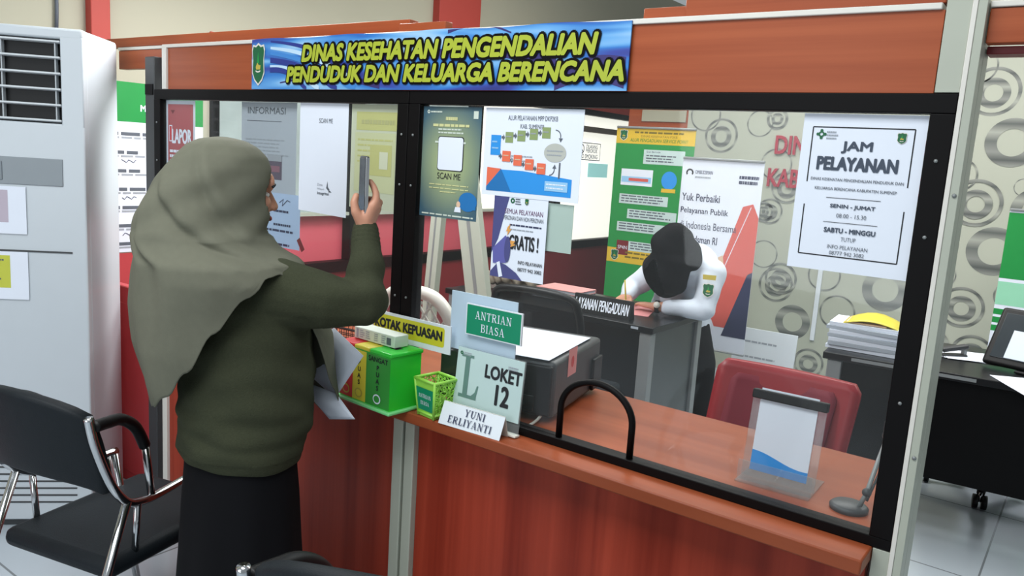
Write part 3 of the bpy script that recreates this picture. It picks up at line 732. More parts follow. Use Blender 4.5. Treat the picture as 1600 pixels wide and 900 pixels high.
def d_jam(b, w, h):
    f = .0018
    for a in ((-w+.02, h-.026, w-.02, h-.026), (-w+.02, h-.026, -w+.02, .175), (w-.02, h-.026, w-.02, .175), (-w+.02, .03, w-.02, .03), (-w+.02, .03, -w+.02, .13), (w-.02, .03, w-.02, .13)): b.line(*a, f*1.3, INK, 1)
    b.ring(-.076, h-.04, .003, .006, GREEND, 2, 10)
    for q in range(4): b.disc(-.076+.007*math.cos(q*PI/2), h-.04+.007*math.sin(q*PI/2), .003, .003, GREEND, 2, 10)
    b.bars(-.066, -.044, h-.034, 3, .006, .003, INKL, 2, .2); crest(b, .072, h-.043, .018, .022, 2)
    SL = mat('slate_ink', (66, 76, 92), .7)
    b.text('JAM', -.006, h-.075, .022, SL, .056, 2, 'c', .045); b.text('PELAYANAN', -.003, h-.108, .024, SL, .148, 2, 'c', .045)
    b.text('DINAS KESEHATAN PENGENDALIAN PENDUDUK DAN', 0, h-.130, .0055, INKG, .172, 2, 'c', .01); b.text('KELUARGA BERENCANA KABUPATEN SUMENEP', 0, h-.148, .0055, INKG, .152, 2, 'c', .01)
    b.line(-.052, .146, .05, .146, .001, INK); b.text('SENIN - JUMAT', 0, .125, .009, SL, .084, 2, 'c', .04); b.text('08.00 - 15.30', 0, .108, .008, INKG, .056, 2)
    b.line(-.052, .098, .05, .098, .001, INK); b.text('SABTU - MINGGU', 0, .078, .009, SL, .096, 2, 'c', .04); b.text('TUTUP', 0, .062, .008, INKG, .028, 2)
    b.text('INFO PELAYANAN', 0, .046, .0075, INKG, .076, 2); b.text('08777 942 3082', 0, .034, .0075, INKG, .066, 2)
sheet('poster', 'white JAM PELAYANAN opening hours poster beside the right post', 'poster', -.517, -.2905, 1.333, 1.642, YF, PAPER, d_jam)

# ================================================================== THINGS ON THE COUNTER LEDGE
# satisfaction box
kx, ky = -1.595, -.012
kb = thing('suggestion_box', 'green ballot box with red and yellow front labels on the counter ledge', 'box', (kx, ky-.068, ZC), math.radians(-4))
m = MB(); m.box((-.118, -.066, 0), (.118, .066, .010), GREENL, .004); m.build('base_flange', kb)
m = MB(); m.prism([(-.108, 0), (.108, 0), (.108, .155), (-.108, .155)], -.056, .056, GREENX); o = m.build('box_body', kb, Matrix.Translation((0, 0, .010))); fix_normals(o)
m = MB(); m.box((-.113, -.06, .160), (-.045, .06, .172), REDL, .004); m.box((-.0449, -.06, .160), (.022, .06, .172), YELLOWL, .004); m.box((.0221, -.06, .160), (.113, .06, .172), GREENX, .004)
lid_ = m.build('box_lid', kb)
for x in (-.02, .05): b = MB(); b.box((x, -.012, .1715), (x+.03, .012, .1726), BLACKP); b.build('slot', lid_)
def labelp(x0, x1, mt, words_, nm):
    b = MB(); M_ = xf((0, -.0565, .012)); b.rect(x0, 0, x1, .145, mt, 0, M_)
    xc = (x0+x1)/2
    for i, (t, hh) in enumerate(words_):
        if len(t) > 1: b.text(t, xc, .126, hh, INK, (x1-x0)*.8, 2, 'c', .02, 0, M_)
        else: b.text(t, xc, .104-.019*(i-1), hh, INK, None, 2, 'c', .03, 0, M_)
    mb_ = PAPER if nm == 'green_label' else GOLD
    b.disc(xc, .022, .016, .014, mb_, 2, 16, M_); b.disc(xc, .022, .012, .010, mt, 3, 16, M_)
    o_ = b.build(nm, kb)
labelp(-.107, -.052, REDL, [], 'red_label')
labelp(-.0515, .006, YELLOWL, [('', .012)]+[(c, .013) for c in 'PUAS'], 'yellow_label')
labelp(.0065, .107, mat('label_green', (56, 150, 60), .4), [('SANGAT', .014)]+[(c, .013) for c in 'PUAS'], 'green_label')
# carton on its lid
ct = thing('carton', 'small white printed carton lying on the green ballot box', 'carton', (kx-.015, ky-.055, ZC+.1735), math.radians(-2))
m = MB(); m.box((-.085, -.026, 0), (.085, .026, .034), mat('carton_white', (214, 222, 210), .6), .002); m.build('carton_body', ct)
m = MB(); M_ = xf((0, -.0262, 0))
for x in (-.06, -.035, .0, .03): m.bars(x, x+.02, .028, 4, .006, .003, INKL, 1, .3, M_)
m.rect(.052, .006, .07, .026, INKG, 1, M_); m.rect(-.075, .004, -.066, .03, INKL, 1, M_); m.build('print', ct)
# yellow sign behind
def d_kotak(b, w, h):
    P = []
    x0, x1, z0, z1, r = -w+.008, w-.022, .016, h-.008, .008
    for cx, cz, a in ((x1-r, z1-r, 0), (x0+r, z1-r, 1), (x0+r, z0+r, 2), (x1-r, z0+r, 3)):
        for i in range(5): P.append((cx+r*math.cos(PI/2*(a+i/4)), cz+r*math.sin(PI/2*(a+i/4))))
    b.poly(P, YELLOW, 1); b.text('KOTAK KEPUASAN', -.007, .034, .026, INK, .262, 2, 'c', .05)
sheet('sign', 'yellow KOTAK KEPUASAN sign on white board behind the ballot box', 'sign', -1.705, -1.395, .968, 1.048, -.014, WHITEP, d_kotak, thick=.004)
# pencil cup
pc = thing('pencil_cup', 'lime green perforated cup with green label on the ledge', 'cup', (-1.408, -.048, ZC), math.radians(-8))
def cupring(z, s): return [(-s, -s, z), (s, -s, z), (s, s, z), (-s, s, z)]
m = MB(); m.box((-.032, -.032, 0), (.032, .032, .008), LIME, .003)
for i in range(4):
    sx = (-1, 1, 1, -1)[i]; sy = (-1, -1, 1, 1)[i]
    m.tube([(sx*.032, sy*.032, .002), (sx*.042, sy*.042, .108)], .004, LIME, 8)
    sx2 = (-1, 1, 1, -1)[(i+1) % 4]; sy2 = (-1, -1, 1, 1)[(i+1) % 4]
    m.tube([(sx*.042, sy*.042, .106), (sx2*.042, sy2*.042, .106)], .0045, LIME, 8)
    m.tube([(sx*.033, sy*.033, .012), (sx2*.033, sy2*.033, .012)], .004, LIME, 8)
m.build('cup_rim', pc)
def lattice(i):
    b = MB(); nx, nz = 5, 7; V = {}
    rnd = random.Random(5+i)
    for a in range(nx+1):
        for c in range(nz+1):
            u = a/nx; t = c/nz
            if 0 < a < nx: u += rnd.uniform(-.05, .05)
            if 0 < c < nz: t += rnd.uniform(-.04, .04)
            s_ = .032+(.042-.032)*t; V[a, c] = (-s_+2*s_*u, -s_, .008+.098*t)
    for a in range(nx):
        for c in range(nz):
            p, q, r_, s_ = V[a, c], V[a+1, c], V[a+1, c+1], V[a, c+1]
            if rnd.random() < .5: T = ((p, q), (q, r_), (p, r_))
            else: T = ((p, q), (p, s_), (q, s_))
            for e0, e1 in T:
                b.tube([e0, e1], .0019, LIME, 5)
    return b.build('perforated_side', pc, Matrix.Rotation(i*PI/2, 4, 'Z'))
for i in (1, 2, 3): lattice(i)
m = MB(); M_ = xf((0, -.0325, .008), (math.radians(5.6), 0, 0)); m.prism([(-.031, 0), (.031, 0), (.041, .098), (-.041, .098)], 0, .002, LIME, M_)
M_ = xf((0, -.034, .010), (math.radians(5.6), 0, 0)); m.poly([(-.030, .01), (.030, .01), (.037, .074), (-.037, .074)], GREENS, 1, M_)
m.serif('ANTRIAN', 0, .046, .011, PAPER, .052, 2, M_); m.serif('BIASA', 0, .026, .011, PAPER, .036, 2, M_); m.build('label_side', pc)
# LOKET stand
def d_loket(b, w, h):
    GL = mat('loket_grey_green', (98, 132, 124), .5)
    z0, sc = .028, .118
    x0 = -w+.012
    b.rect(x0+.018, z0, x0+.034, z0+sc, GL, 2); b.rect(x0+.004, z0+sc-.007, x0+.046, z0+sc, GL, 2); b.rect(x0+.004, z0, x0+.066, z0+.009, GL, 2)
    b.poly([(x0+.048, z0+.009), (x0+.066, z0+.009), (x0+.071, z0+.04), (x0+.066, z0+.04), (x0+.06, z0+.02)], GL, 2)
    b.text('LOKET', .048, .098, .034, INK, .118, 2, 'c', .035); b.text('12', .052, .033, .052, INK, .042, 2, 'c', .03)
    b.ring(-w+.014, h-.014, .002, .005, GREEND, 2, 10); b.bars(-w+.022, -w+.05, h-.011, 2, .006, .002, INKL); b.bars(w-.05, w-.01, h-.02, 2, .006, .003, INKL)
st = sheet('counter_stand', 'pale LOKET 12 acrylic stand leaning on the right screen', 'sign', -1.366, -1.142, .838, 1.0, -.022, mat('pale_green_paper', (190, 212, 210), .5), d_loket, thick=.003, tilt=math.radians(-5), loc=(-1.2535, -.026, ZC+.038))
m = MB(); m.prism([(-.114, -.034), (.114, -.034), (.114, .164), (-.114, .164)], .0031, .005, ACRYL); o = m.build('acrylic_back', st); fix_normals(o)
m = MB(); m.box((-.114, -.009, -.037), (.114, .012, -.030), WHITEP2, .002); m.build('stand_foot', st)
# ANTRIAN BIASA sign with its board
def d_none(b, w, h): pass
sheet('sign_board', 'blank pale blue board taped to the glass behind the ANTRIAN sign', 'board', -1.416, -1.19, .985, 1.146, .0075, mat('pale_blue_board', (186, 206, 222), .4), d_none, thick=.003)
def d_antr(b, w, h):
    b.rect(-w+.003, .003, w-.003, h-.003, GREENS, 1); b.serif('ANTRIAN', .0, h*.55, .022, PAPER, .122, 2, None, .9); b.serif('BIASA', .0, h*.16, .022, PAPER, .08, 2, None, .9)
sheet('sign', 'green ANTRIAN BIASA sign with white edge above the LOKET stand', 'sign', -1.352, -1.165, 1.036, 1.122, -.004, WHITEP, d_antr, thick=.006)
# name plate tent
tp = thing('name_plate', 'white YUNI ERLIYANTI tent card on the counter edge', 'name plate', (-1.262, -.066, ZC), math.radians(3))
m = MB(); wv = .100
m.geo([(-wv, -.016, .0), (wv, -.016, .0), (wv, .008, .058), (-wv, .008, .058)], [(0, 1, 2, 3)], WHITEP); m.geo([(-wv, .026, .0), (wv, .026, .0), (wv, .0085, .0585), (-wv, .0085, .0585)], [(1, 0, 3, 2)], WHITEP2)
o = m.build('card', tp); sd = o.modifiers.new('t', 'SOLIDIFY'); sd.thickness = .0015
m = MB(); M_ = xf((0, -.0172, 0), (math.radians(-22.5), 0, 0)); m.serif('YUNI', 0.01, .036, .019, INKN, .066, 3, M_); m.serif('ERLIYANTI', 0, .010, .019, INKN, .142, 3, M_); m.build('lettering', tp)

# ================================================================== BEHIND THE SCREEN, ON THE COUNTER
A = PZ(858, 664, ZC); B_ = PZ(912, 624, ZC); dv = (B_-A); Lp = .40; ang = math.atan2(-dv.x, dv.y)
ztop = PY(858, 567, A.y).z
pr = thing('printer', 'black and grey printer with papers on top, on the counter behind the glass', 'printer', (A.x, A.y+.01, ZC), ang)
hp = ztop-ZC
m = MB(); m.box((-.36, 0, .012), (0, Lp, hp), DARKG, .012); m.build('printer_body', pr)
m = MB(); m.box((-.35, -.012, .02), (-.004, .002, hp-.01), BLACKP, .014, None, 3); m.box((-.33, -.016, .03), (-.05, -.010, .075), mat('printer_gloss', (10, 10, 12), .15), .004); m.build('front_cover', pr)
m = MB(); m.box((.001, .31, .02), (.012, Lp-.01, .12), BLACKP, .004); m.build('rear_cover', pr)
m = MB(); m.rect(.10, .11, .17, .19, PINKT, 1, xf((.0006, 0, 0), (0, 0, PI/2))); m.disc(.135, .15, .012, .017, REDL, 2, 16, xf((.0006, 0, 0), (0, 0, PI/2))); m.build('warning_label', pr)
m = MB()
for i in range(5): m.box((-.34+.004*i, .02-.006*i, .0011*i), (-.03+.003*i, .36-.004*i, .0011*i+.001), PAPER)
tag(place(m.build('paper_stack'), (A.x, A.y+.01, ZC+hp+.0006), (0, 0, ang)), 'white paper sheets lying on top of the printer', 'papers')
m = MB()
cp = [PY(853, 614, .17), PY(852, 634, .14), PY(843, 652, .12), PZ(828, 664, .806), PZ(814, 668, .806)]
m.tube(bezier(cp), .0042, WHITEP2, 8); tag(m.build('power_cable'), 'white cable curving down from the printer to the counter', 'cable')
# brochure holder
bh = thing('brochure_holder', 'clear acrylic brochure holder with black clip near the right post', 'holder', (-.53, .17, ZC), math.radians(2))
TB = xf((0, 0, .0), (math.radians(-9), 0, 0))
m = MB(); m.box((-.085, 0, .004), (.085, .003, .205), ACRYL, 0, TB); m.box((-.085, -.045, .0), (.085, .10, .003), ACRYL); m.box((-.085, -.03, .003), (.085, -.027, .05), ACRYL)
m.build('acrylic_stand', bh)
m = MB(); m.box((-.066, -.004, .022), (.066, -.001, .218), PAPER, 0, TB)
P = [(-.066, .022)]+[(-.066+.132*i/12, .058+.012*math.cos(i/12*PI*1.1)) for i in range(13)]+[(.066, .022)]
T2 = TB @ Matrix.Translation((0, -.0045, 0)); m.poly(P, BLUE, 0, T2); m.build('brochure', bh)
m = MB(); m.box((-.085, -.014, .192), (.088, .008, .214), BLACKP, .003, TB); m.build('black_clip', bh)
# jointed little stand
js = thing('phone_stand', 'small dark jointed stand with round base on the counter by the right post', 'stand', PZ(1322, 800, ZC)+Vector((0, .02, 0)), 0)
m = MB(); m.lathe([(.002, 0), (.04, 0), (.041, .008), (.034, .014), (.002, .016)], DARKG, 24); m.build('round_base', js)
m = MB(); m.tube([(.02, 0, .01), (.03, .01, .045), (.035, .05, .1), (.04, .1, .155)], .005, GREYM, 8); m.tube([(.034, .0, .03), (.045, .045, .09), (.05, .1, .15)], .003, DARKG, 8)
m.blob((.03, .01, .045), (.01, .01, .01), DARKG); m.blob((.04, .1, .155), (.012, .012, .012), DARKG); m.build('jointed_arm', js)
m = MB(); m.box((.03, .09, .15), (.05, .13, .19), BLACKP, .004); m.build('clamp', js)
# black mesh tray
mt_ = thing('mesh_tray', 'black wire mesh tray on the counter behind the ballot box', 'tray', (-2.1, .27, ZC), .1)
m = MB()
for i in range(15):
    x = -.15+.3*i/14; m.tube([(x, -.1, .1), (x, -.1, .005), (x, .1, .005), (x, .1, .1)], .0016, BLACKM, 5)
for i in range(11):
    y = -.1+.2*i/10; m.tube([(-.15, y, .1), (-.15, y, .005), (.15, y, .005), (.15, y, .1)], .0016, BLACKM, 5)
for k in range(6):
    z = .005+.095*k/5; m.tube([(-.15, -.1, z), (.15, -.1, z), (.15, .1, z), (-.15, .1, z), (-.15, -.1, z)], .003 if k in (0, 5) else .0016, BLACKM, 5)
m.build('mesh_basket', mt_)

# ================================================================== BEHIND THE COUNTER
# red chair
rc = thing('task_chair', 'red task chair with darker back pad just behind the counter', 'chair', (-.835, 1.0, -.0), math.radians(180))
def shell(x0, x1, z0, z1, y, th, mt, bow, nm, taper=.06, seg=14):
    rows = []
    nz = 14
    vs = []; fs = []
    def pt(i, j, off):
        u = i/seg*2-1; t = j/nz
        hw = (x1-x0)/2*(1-taper*(1-t)) ; zz = z0+(z1-z0)*t
        # rounded corners
        cut = 1.0
        if t > .9: cut = 1-.10*((t-.9)/.1)**2
        if t < .1: cut = 1-.10*((.1-t)/.1)**2
        return ((x0+x1)/2+u*hw*cut, y-bow*(1-u*u)*1.0+off-.16*(t-.3), zz)
    for off in (0, th):
        for j in range(nz+1):
            for i in range(seg+1): vs.append(pt(i, j, off))
    N = (seg+1)*(nz+1)
    for j in range(nz):
        for i in range(seg):
            a = j*(seg+1)+i; fs += [(a, a+1, a+seg+2, a+seg+1), (N+a, N+a+seg+1, N+a+seg+2, N+a+1)]
    for i in range(seg): fs += [(i, N+i, N+i+1, i+1), (nz*(seg+1)+i, nz*(seg+1)+i+1, N+nz*(seg+1)+i+1, N+nz*(seg+1)+i)]
    for j in range(nz):
        a = j*(seg+1); fs += [(a, a+seg+1, N+a+seg+1, N+a)]; a += seg; fs += [(a, N+a, N+a+seg+1, a+seg+1)]
    b = MB(); b.geo(vs, fs, mt, None, True); o_ = b.build(nm, rc); fix_normals(o_); return o_
shell(-.255, .255, .44, .825, -.10, .03, REDC, .03, 'backrest')
shell(-.185, .195, .47, .785, -.070, .012, REDCD, .03, 'back_pad')
m = MB(); m.box((-.24, -.06, .40), (.24, .38, .47), REDCD, .03, None, 3); m.build('seat', rc)
m = MB(); m.tube([(0, .16, .08), (0, .16, .40)], .025, BLACKP, 12)
for i in range(5):
    a = 2*PI*i/5+.3; m.tube([(0, .16, .10), (.27*math.cos(a), .16+.27*math.sin(a), .065)], [.024, .014], BLACKP, 8)
base_ = m.build('star_base', rc)
for i in range(5):
    a = 2*PI*i/5+.3; b = MB(); b.tube([(.27*math.cos(a)-.02, .16+.27*math.sin(a), .03), (.27*math.cos(a)+.02, .16+.27*math.sin(a), .03)], .03, BLACKP, 14); b.build('caster', base_)
m = MB(); m.box((-.02, -.10, .36), (.02, .02, .40), BLACKP, .006); m.box((-.02, -.13, .37), (.02, -.09, .56), BLACKP, .006); m.build('back_bracket', rc)

# easel with cream legs
es = thing('easel', 'cream aluminium easel with spread legs behind the teal poster', 'easel', (-2.60, 1.33, 0))
def ebar(nm, a, b, wd, dp):
    a, b = Vector(a), Vector(b); d = (b-a); L = d.length; z = d.normalized(); x = Vector((1, 0, 0)); x = (x-z*x.dot(z)).normalized(); y = z.cross(x)
    M_ = Matrix(((x.x, y.x, z.x, a.x), (x.y, y.y, z.y, a.y), (x.z, y.z, z.z, a.z), (0, 0, 0, 1)))
    q = MB(); q.box((-wd/2, -dp/2, 0), (wd/2, dp/2, L), CREAM, .003, M_); q.box((-wd*.08, -dp/2-.001, 0.01), (wd*.08, -dp/2, L-.01), GREYM, 0, M_); q.build(nm, es)
ebar('leg', (-.12, -.02, 0.0), (-.05, .02, 1.62), .07, .04)
ebar('leg', (.42, -.02, 0.0), (.04, .02, 1.62), .13, .04)
ebar('rear_leg', (.1, .36, 0.0), (.0, .06, 1.6), .05, .03)
ebar('crossbar', (-.10, 0, .62), (.27, 0, .62), .05, .03)

# white lattice plastic chair
wc = thing('plastic_chair', 'white plastic chair with lattice back behind the yellow sign', 'chair', (-2.27, .82, 0), math.radians(6))
m = MB()
arch = [(-.21, 0, .40), (-.215, -.03, .6), (-.20, -.05, .80), (-.12, -.06, .915), (0, -.062, .94), (.12, -.06, .915), (.20, -.05, .80), (.215, -.03, .6), (.21, 0, .40)]
m.tube(bezier(arch, 6), .028, WHITEP2, 10); m.build('back_frame', wc)
m = MB()
for i in range(-6, 7):
    for s_ in (1, -1):
        x0 = i*.055; pts = []
        for k in range(9):
            z = .5+.40*k/8; x = x0+s_*(k/8-.5)*.3
            if abs(x) < .2*(1 if z < .8 else max(0, 1-((z-.8)/.13)**2)**.5): pts.append((x, -.03-.03*min(1, (z-.4)/.45), z))
        if len(pts) > 1: m.tube(pts, .006, WHITEP2, 6)
m.build('back_lattice', wc)
m = MB(); m.box((-.22, -.02, .38), (.22, .4, .41), WHITEP2, .012); m.build('seat', wc)
for x in (-.2, .2):
    for y in (0, .36):
        b = MB(); b.tube([(x*1.1, y+(.04 if y else -.03), 0), (x, y, .38)], [.018, .024], WHITEP2, 8); b.build('leg', wc)

# complaint desk
dk = thing('office_desk', 'black office desk with grey metal legs where the clerk writes', 'desk', (-2.3, 1.82, 0))
def dpart(nm, lo, hi, mt, bev=.003):
    b = MB(); b.box(lo, hi, mt, bev); return b.build(nm, dk)
TOPB = mat('black_desk_top', (16, 17, 19), .3, 0, .1, 12, 0, 200, .3)
dpart('desk_top', (-.72, 0, .71), (.62, .64, .742), TOPB, .004)
dpart('modesty_panel', (-.68, .06, .12), (.55, .078, .70), TOPB)
dpart('side_panel', (.575, .06, .1), (.59, .58, .70), mat('desk_side', (52, 58, 60), .3))
for y in (.01, .57):
    for x in (.545, -.70): dpart('leg', (x, y, 0), (x+.062, y+.055, .708), GREYM, .004)
m = MB(); m.rect(.50, .722, .54, .734, PAPER2, 1); m.build('asset_label', dk)
# desk sign block
sg = thing('desk_sign', 'black LAYANAN PENGADUAN sign block standing on the desk edge', 'sign', (-2.01, 1.90, .742), math.radians(3))
m = MB(); m.prism([(-.03, 0), (.03, 0), (.01, .095), (-.006, .095)], -.165, .165, BLACKP, Matrix.Rotation(PI/2, 4, 'Z')); o = m.build('sign_block', sg); fix_normals(o)
m = MB(); M_ = xf((0, -.0305, .002), (math.radians(-15.7), 0, 0)); m.text('LAYANAN PENGADUAN', 0, .020, .058, PAPER, .305, 2, 'c', .012, 0, M_); m.build('lettering', sg)
# books, bag
def book(x, y, z, wd, dp, th, mt, ang_, lab):
    t = thing('book', lab, 'book', (x, y, z), ang_)
    b = MB(); b.box((-wd/2, -dp/2, 0), (wd/2, dp/2, .004), mt, .001); b.box((-wd/2, -dp/2, th-.004), (wd/2, dp/2, th), mt, .001); b.box((-wd/2, dp/2-.004, 0), (wd/2, dp/2, th), mt, .001); b.build('cover', t)
    b = MB(); b.box((-wd/2+.004, -dp/2+.004, .004), (wd/2-.004, dp/2-.004, th-.004), PAPER2); b.build('page_block', t)
book(-2.42, 2.16, .743, .30, .21, .035, mat('grey_cover', (120, 118, 116), .6), .12, 'grey book at the bottom of the desk pile')
book(-2.41, 2.165, .779, .28, .20, .022, mat('pink_cover', (214, 150, 146), .6), .02, 'pink covered book on top of the desk pile')
m = MB(); m.blob((0, 0, .06), (.15, .09, .06), BAGC); m.blob((.09, .02, .05), (.09, .08, .05), BAGC); m.blob((-.1, -.01, .045), (.08, .07, .045), BAGC)
rb = random.Random(3)
o = remesh(m, 'plastic_bag', [BAGC], .008, 2, None, lambda c, n_: c+n_*(.008*math.sin(c.x*90+c.z*60)+.006*math.sin(c.y*120+c.x*40)))
o.location = (-2.76, 2.14, .757); tag(o, 'crumpled clear plastic bag on the black desk', 'bag')
# mesh back office chair in front of the desk
oc = thing('office_chair', 'black mesh back office chair between the counter and clerk desk', 'chair', (-1.96, 1.28, 0), math.radians(4))
MESHB = mat('black_mesh_cloth', (14, 15, 17), .8, 0, .1, 20, 0, 0, .3, 0, .82)
m = MB(); fr = [(-.2, -.02, .50), (-.225, -.05, .7), (-.215, -.08, .88), (-.15, -.09, .94), (.15, -.09, .94), (.215, -.08, .88), (.225, -.05, .7), (.2, -.02, .50), (0, -.01, .47), (-.2, -.02, .50)]
m.tube(bezier(fr, 6), .018, BLACKP, 8); m.build('back_frame', oc)
m = MB(); m.geo([(-.2, -.015, .5), (.2, -.015, .5), (.215, -.06, .75), (.2, -.085, .93), (-.2, -.085, .93), (-.215, -.06, .75)], [(0, 1, 2, 5), (5, 2, 3, 4)], MESHB); m.build('back_mesh', oc)
m = MB(); m.box((-.23, -.02, .42), (.23, .40, .48), BLACKL, .02); m.build('seat', oc)
m = MB(); m.tube([(0, .19, .08), (0, .19, .42)], .03, BLACKP, 12)
for i in range(5):
    a = 2*PI*i/5; m.tube([(0, .19, .1), (.28*math.cos(a), .19+.28*math.sin(a), .06)], [.024, .014], BLACKP, 8)
base_ = m.build('star_base', oc)
for i in range(5):
    a = 2*PI*i/5; b = MB(); b.tube([(.28*math.cos(a)-.02, .19+.28*math.sin(a), .028), (.28*math.cos(a)+.02, .19+.28*math.sin(a), .028)], .028, BLACKP, 14); b.build('caster', base_)

# standing banners
def standing(name, label, x, y, rz, wd, z0, z1, base, draw):
    t = thing(name, label, 'banner', (x, y, 0), rz)
    b = MB(); b.box((-wd/2, 0, z0), (wd/2, .003, z1), base); b.build('banner_sheet', t)
    b = MB(); b.box((-wd/2, -.01, z1), (wd/2, .015, z1+.015), GREYM, .004); b.box((-wd/2-.02, -.06, 0), (wd/2+.02, .06, .05), GREYM, .01)
    b.tube([(0, .012, .05), (0, .012, z1)], .008, GREYM, 8)
    if z0 > .06: b.tube([(-wd/2, 0, z0), (wd/2, 0, z0)], .006, GREYM, 8)
    b.build('stand', t)
    p = MB(); draw(p, wd/2, z0, z1); p.build('print', t)
    return t
def d_green(b, w, z0, z1):
    zb = PY(960, 385, 3.3).z
    b.rect(-w, z1-.10, w, z1, YELLOWB, 1); crest(b, -w+.055, z1-.045, .06, .075, 2)
    DT = mat('olive_print', (120, 104, 30), .6)
    b.bars(-.15, .21, z1-.018, 1, .02, .012, DT, 2, .05); b.text('DINAS KESEHATAN P2KB', .03, z1-.055, .014, DT, .26); b.text('ALUR PENGADUAN SERVICE POINT', .03, z1-.086, .022, mat('green_text', (60, 130, 40), .5), .42, 2, 'c', .01, .2)
    PG = mat('poster_pale', (196, 216, 214), .6)
    b.rect(-.07+.0, z1-.23, w-.06, z1-.135, PG, 2); b.text('Scan Barcode', -.05, z1-.155, .012, INKN, .1, 3, 'l'); b.bars(-.05, w-.09, z1-.17, 3, .018, .008, INKG, 3)
    b.rect(-w+.06, z1-.38, .01, z1-.27, PAPER, 2); b.rect(-w+.065, z1-.36, .0, z1-.32, BLUEL, 3); b.rect(-w+.12, z1-.35, -.02, z1-.33, CORAL, 4)
    b.disc(.13, z1-.33, .055, .06, BLUE, 2); b.rect(.08, z1-.41, .18, z1-.385, YELLOWB, 2)
    for zz, xx in ((.47, -w+.06), (.57, -w+.13), (.66, -w+.06), (.79, -w+.16)):
        b.rect(xx, z1-zz-.035, xx+.36, z1-zz+.03, PG, 2); b.bars(xx+.015, xx+.34, z1-zz+.022, 3, .018, .008, INKG, 3)
    b.rect(-w+.07, z1-.86, -w+.16, z1-.76, MAROON, 2); b.text('SP4N', -w+.115, z1-.82, .025, PAPER, .07, 3)
    b.rect(-w, .84, w, .94, YELLOWB, 1); crest(b, -w+.06, .89, .06, .08, 2); b.bars(-w+.14, w-.1, .92, 2, .03, .012, DT, 2)
standing('roll_up_banner', 'green and yellow complaint flow roll up banner in front of the wood pier', -2.49, 3.25, math.radians(2), .57, .06, 1.755, GREENB, d_green)
def d_omb(b, w, z0, z1):
    b.ring(-w+.05, z1-.08, .014, .024, INK, 2, 16, -.6, 3.8); b.text('OMBUDSMAN', -w+.085, z1-.085, .022, INKN, .11, 2, 'l', .01); b.bars(-w+.085, -w+.19, z1-.1, 1, .02, .01, INKL)
    b.bars(w-.14, w-.02, z1-.08, 2, .03, .018, INKN, 2, .1)
    for i, (t, wd, bo) in enumerate((('Yuk Perbaiki', .24, .012), ('Pelayanan Publik', .3, .012), ('di Indonesia Bersama', .36, 0), ('Ombudsman RI', .25, .012))):
        b.text(t, -w+.015, z1-.25-.085*i, .045, INKN, wd, 2, 'l', bo)
    b.bars(-w+.08, -w+.22, z1-.58, 1, .03, .014, INKL)
    b.poly([(w-.10, z1-.26), (w-.04, z1-.24), (w, z1-.32), (w, z1-.7), (w-.1, z1-1.0), (w-.2, z1-1.0), (-.02, z1-.86)], CORAL, 1)
    b.poly([(-.01, z1-.6), (.06, z1-.56), (.08, z1-.66), (-.0, z1-.86), (-.06, z1-.8)], PEACH, 2); b.poly([(w-.03, z1-.66), (w, z1-.64), (w, z1-1.05), (w-.15, z1-1.05)], INKN, 2)
    for i in range(6): b.line(.08+.02*i, z1-.62+.06*i, .1+.02*i, z1-.56+.06*i, .004, PAPER, 3)
standing('standing_banner', 'white and coral ombudsman banner standing behind the clerk', -1.89, 2.98, math.radians(3), .50, .42, 1.57, PAPER, d_omb)
m = MB(); m.box((-.2, 0, 0), (.2, .012, .5), WHITEP, .002)
for i in range(4): m.bars(-.16, .1, .42-.1*i, 1, .02, .012, INKL)
tag(place(m.build('leaning_board'), (-1.65, 3.35, .02), (math.radians(-6), 0, .05)), 'white board leaning on the floor behind the clerk', 'board')

def d_rg(b, w, z0, z1):
    b.rect(-w, z1-.4, w, z1-.01, GREENB, 1)
    for i in range(3): b.rect(-w, z1-.62-.05*i, w, z1-.585-.05*i, GREENB, 1)
    b.rect(-w, z1-.56, w, z1-.42, mat('mint_print', (150, 214, 180), .6), 1)
P = PY(1577, 335, 3.9)
standing('roll_up_banner', 'green and white roll up banner at the far right picture edge', P.x+.3, 3.9, 0, .6, .06, PY(1590, 330, 3.9).z, PAPER, d_rg)

# right-hand desk, seen through the glass and beyond the post
rd = thing('office_desk', 'large black desk standing right of the cream post', 'desk', (-.93, 2.0, 0), math.radians(5))
def rpart(nm, lo, hi, mt, bev=.003):
    b = MB(); b.box(lo, hi, mt, bev); return b.build(nm, rd)
rpart('desk_top', (0, 0, .718), (1.7, .7, .75), TOPB, .004); rpart('modesty_panel', (.06, .04, .27), (1.66, .06, .716), mat('desk_front_black', (5, 5, 6), .5, 0, .1, 12, 0, 200, .15), .002)
for x in (.02, 1.62):
    for y in (.01, .62): rpart('leg', (x, y, 0), (x+.06, y+.06, .716), GREYM, .004)
rpart('side_panel', (.035, .07, .3), (.05, .61, .716), DARKG, .002)
rpart('edge_inlay', (.12, -.001, .728), (.6, .0, .742), GREYM, 0)
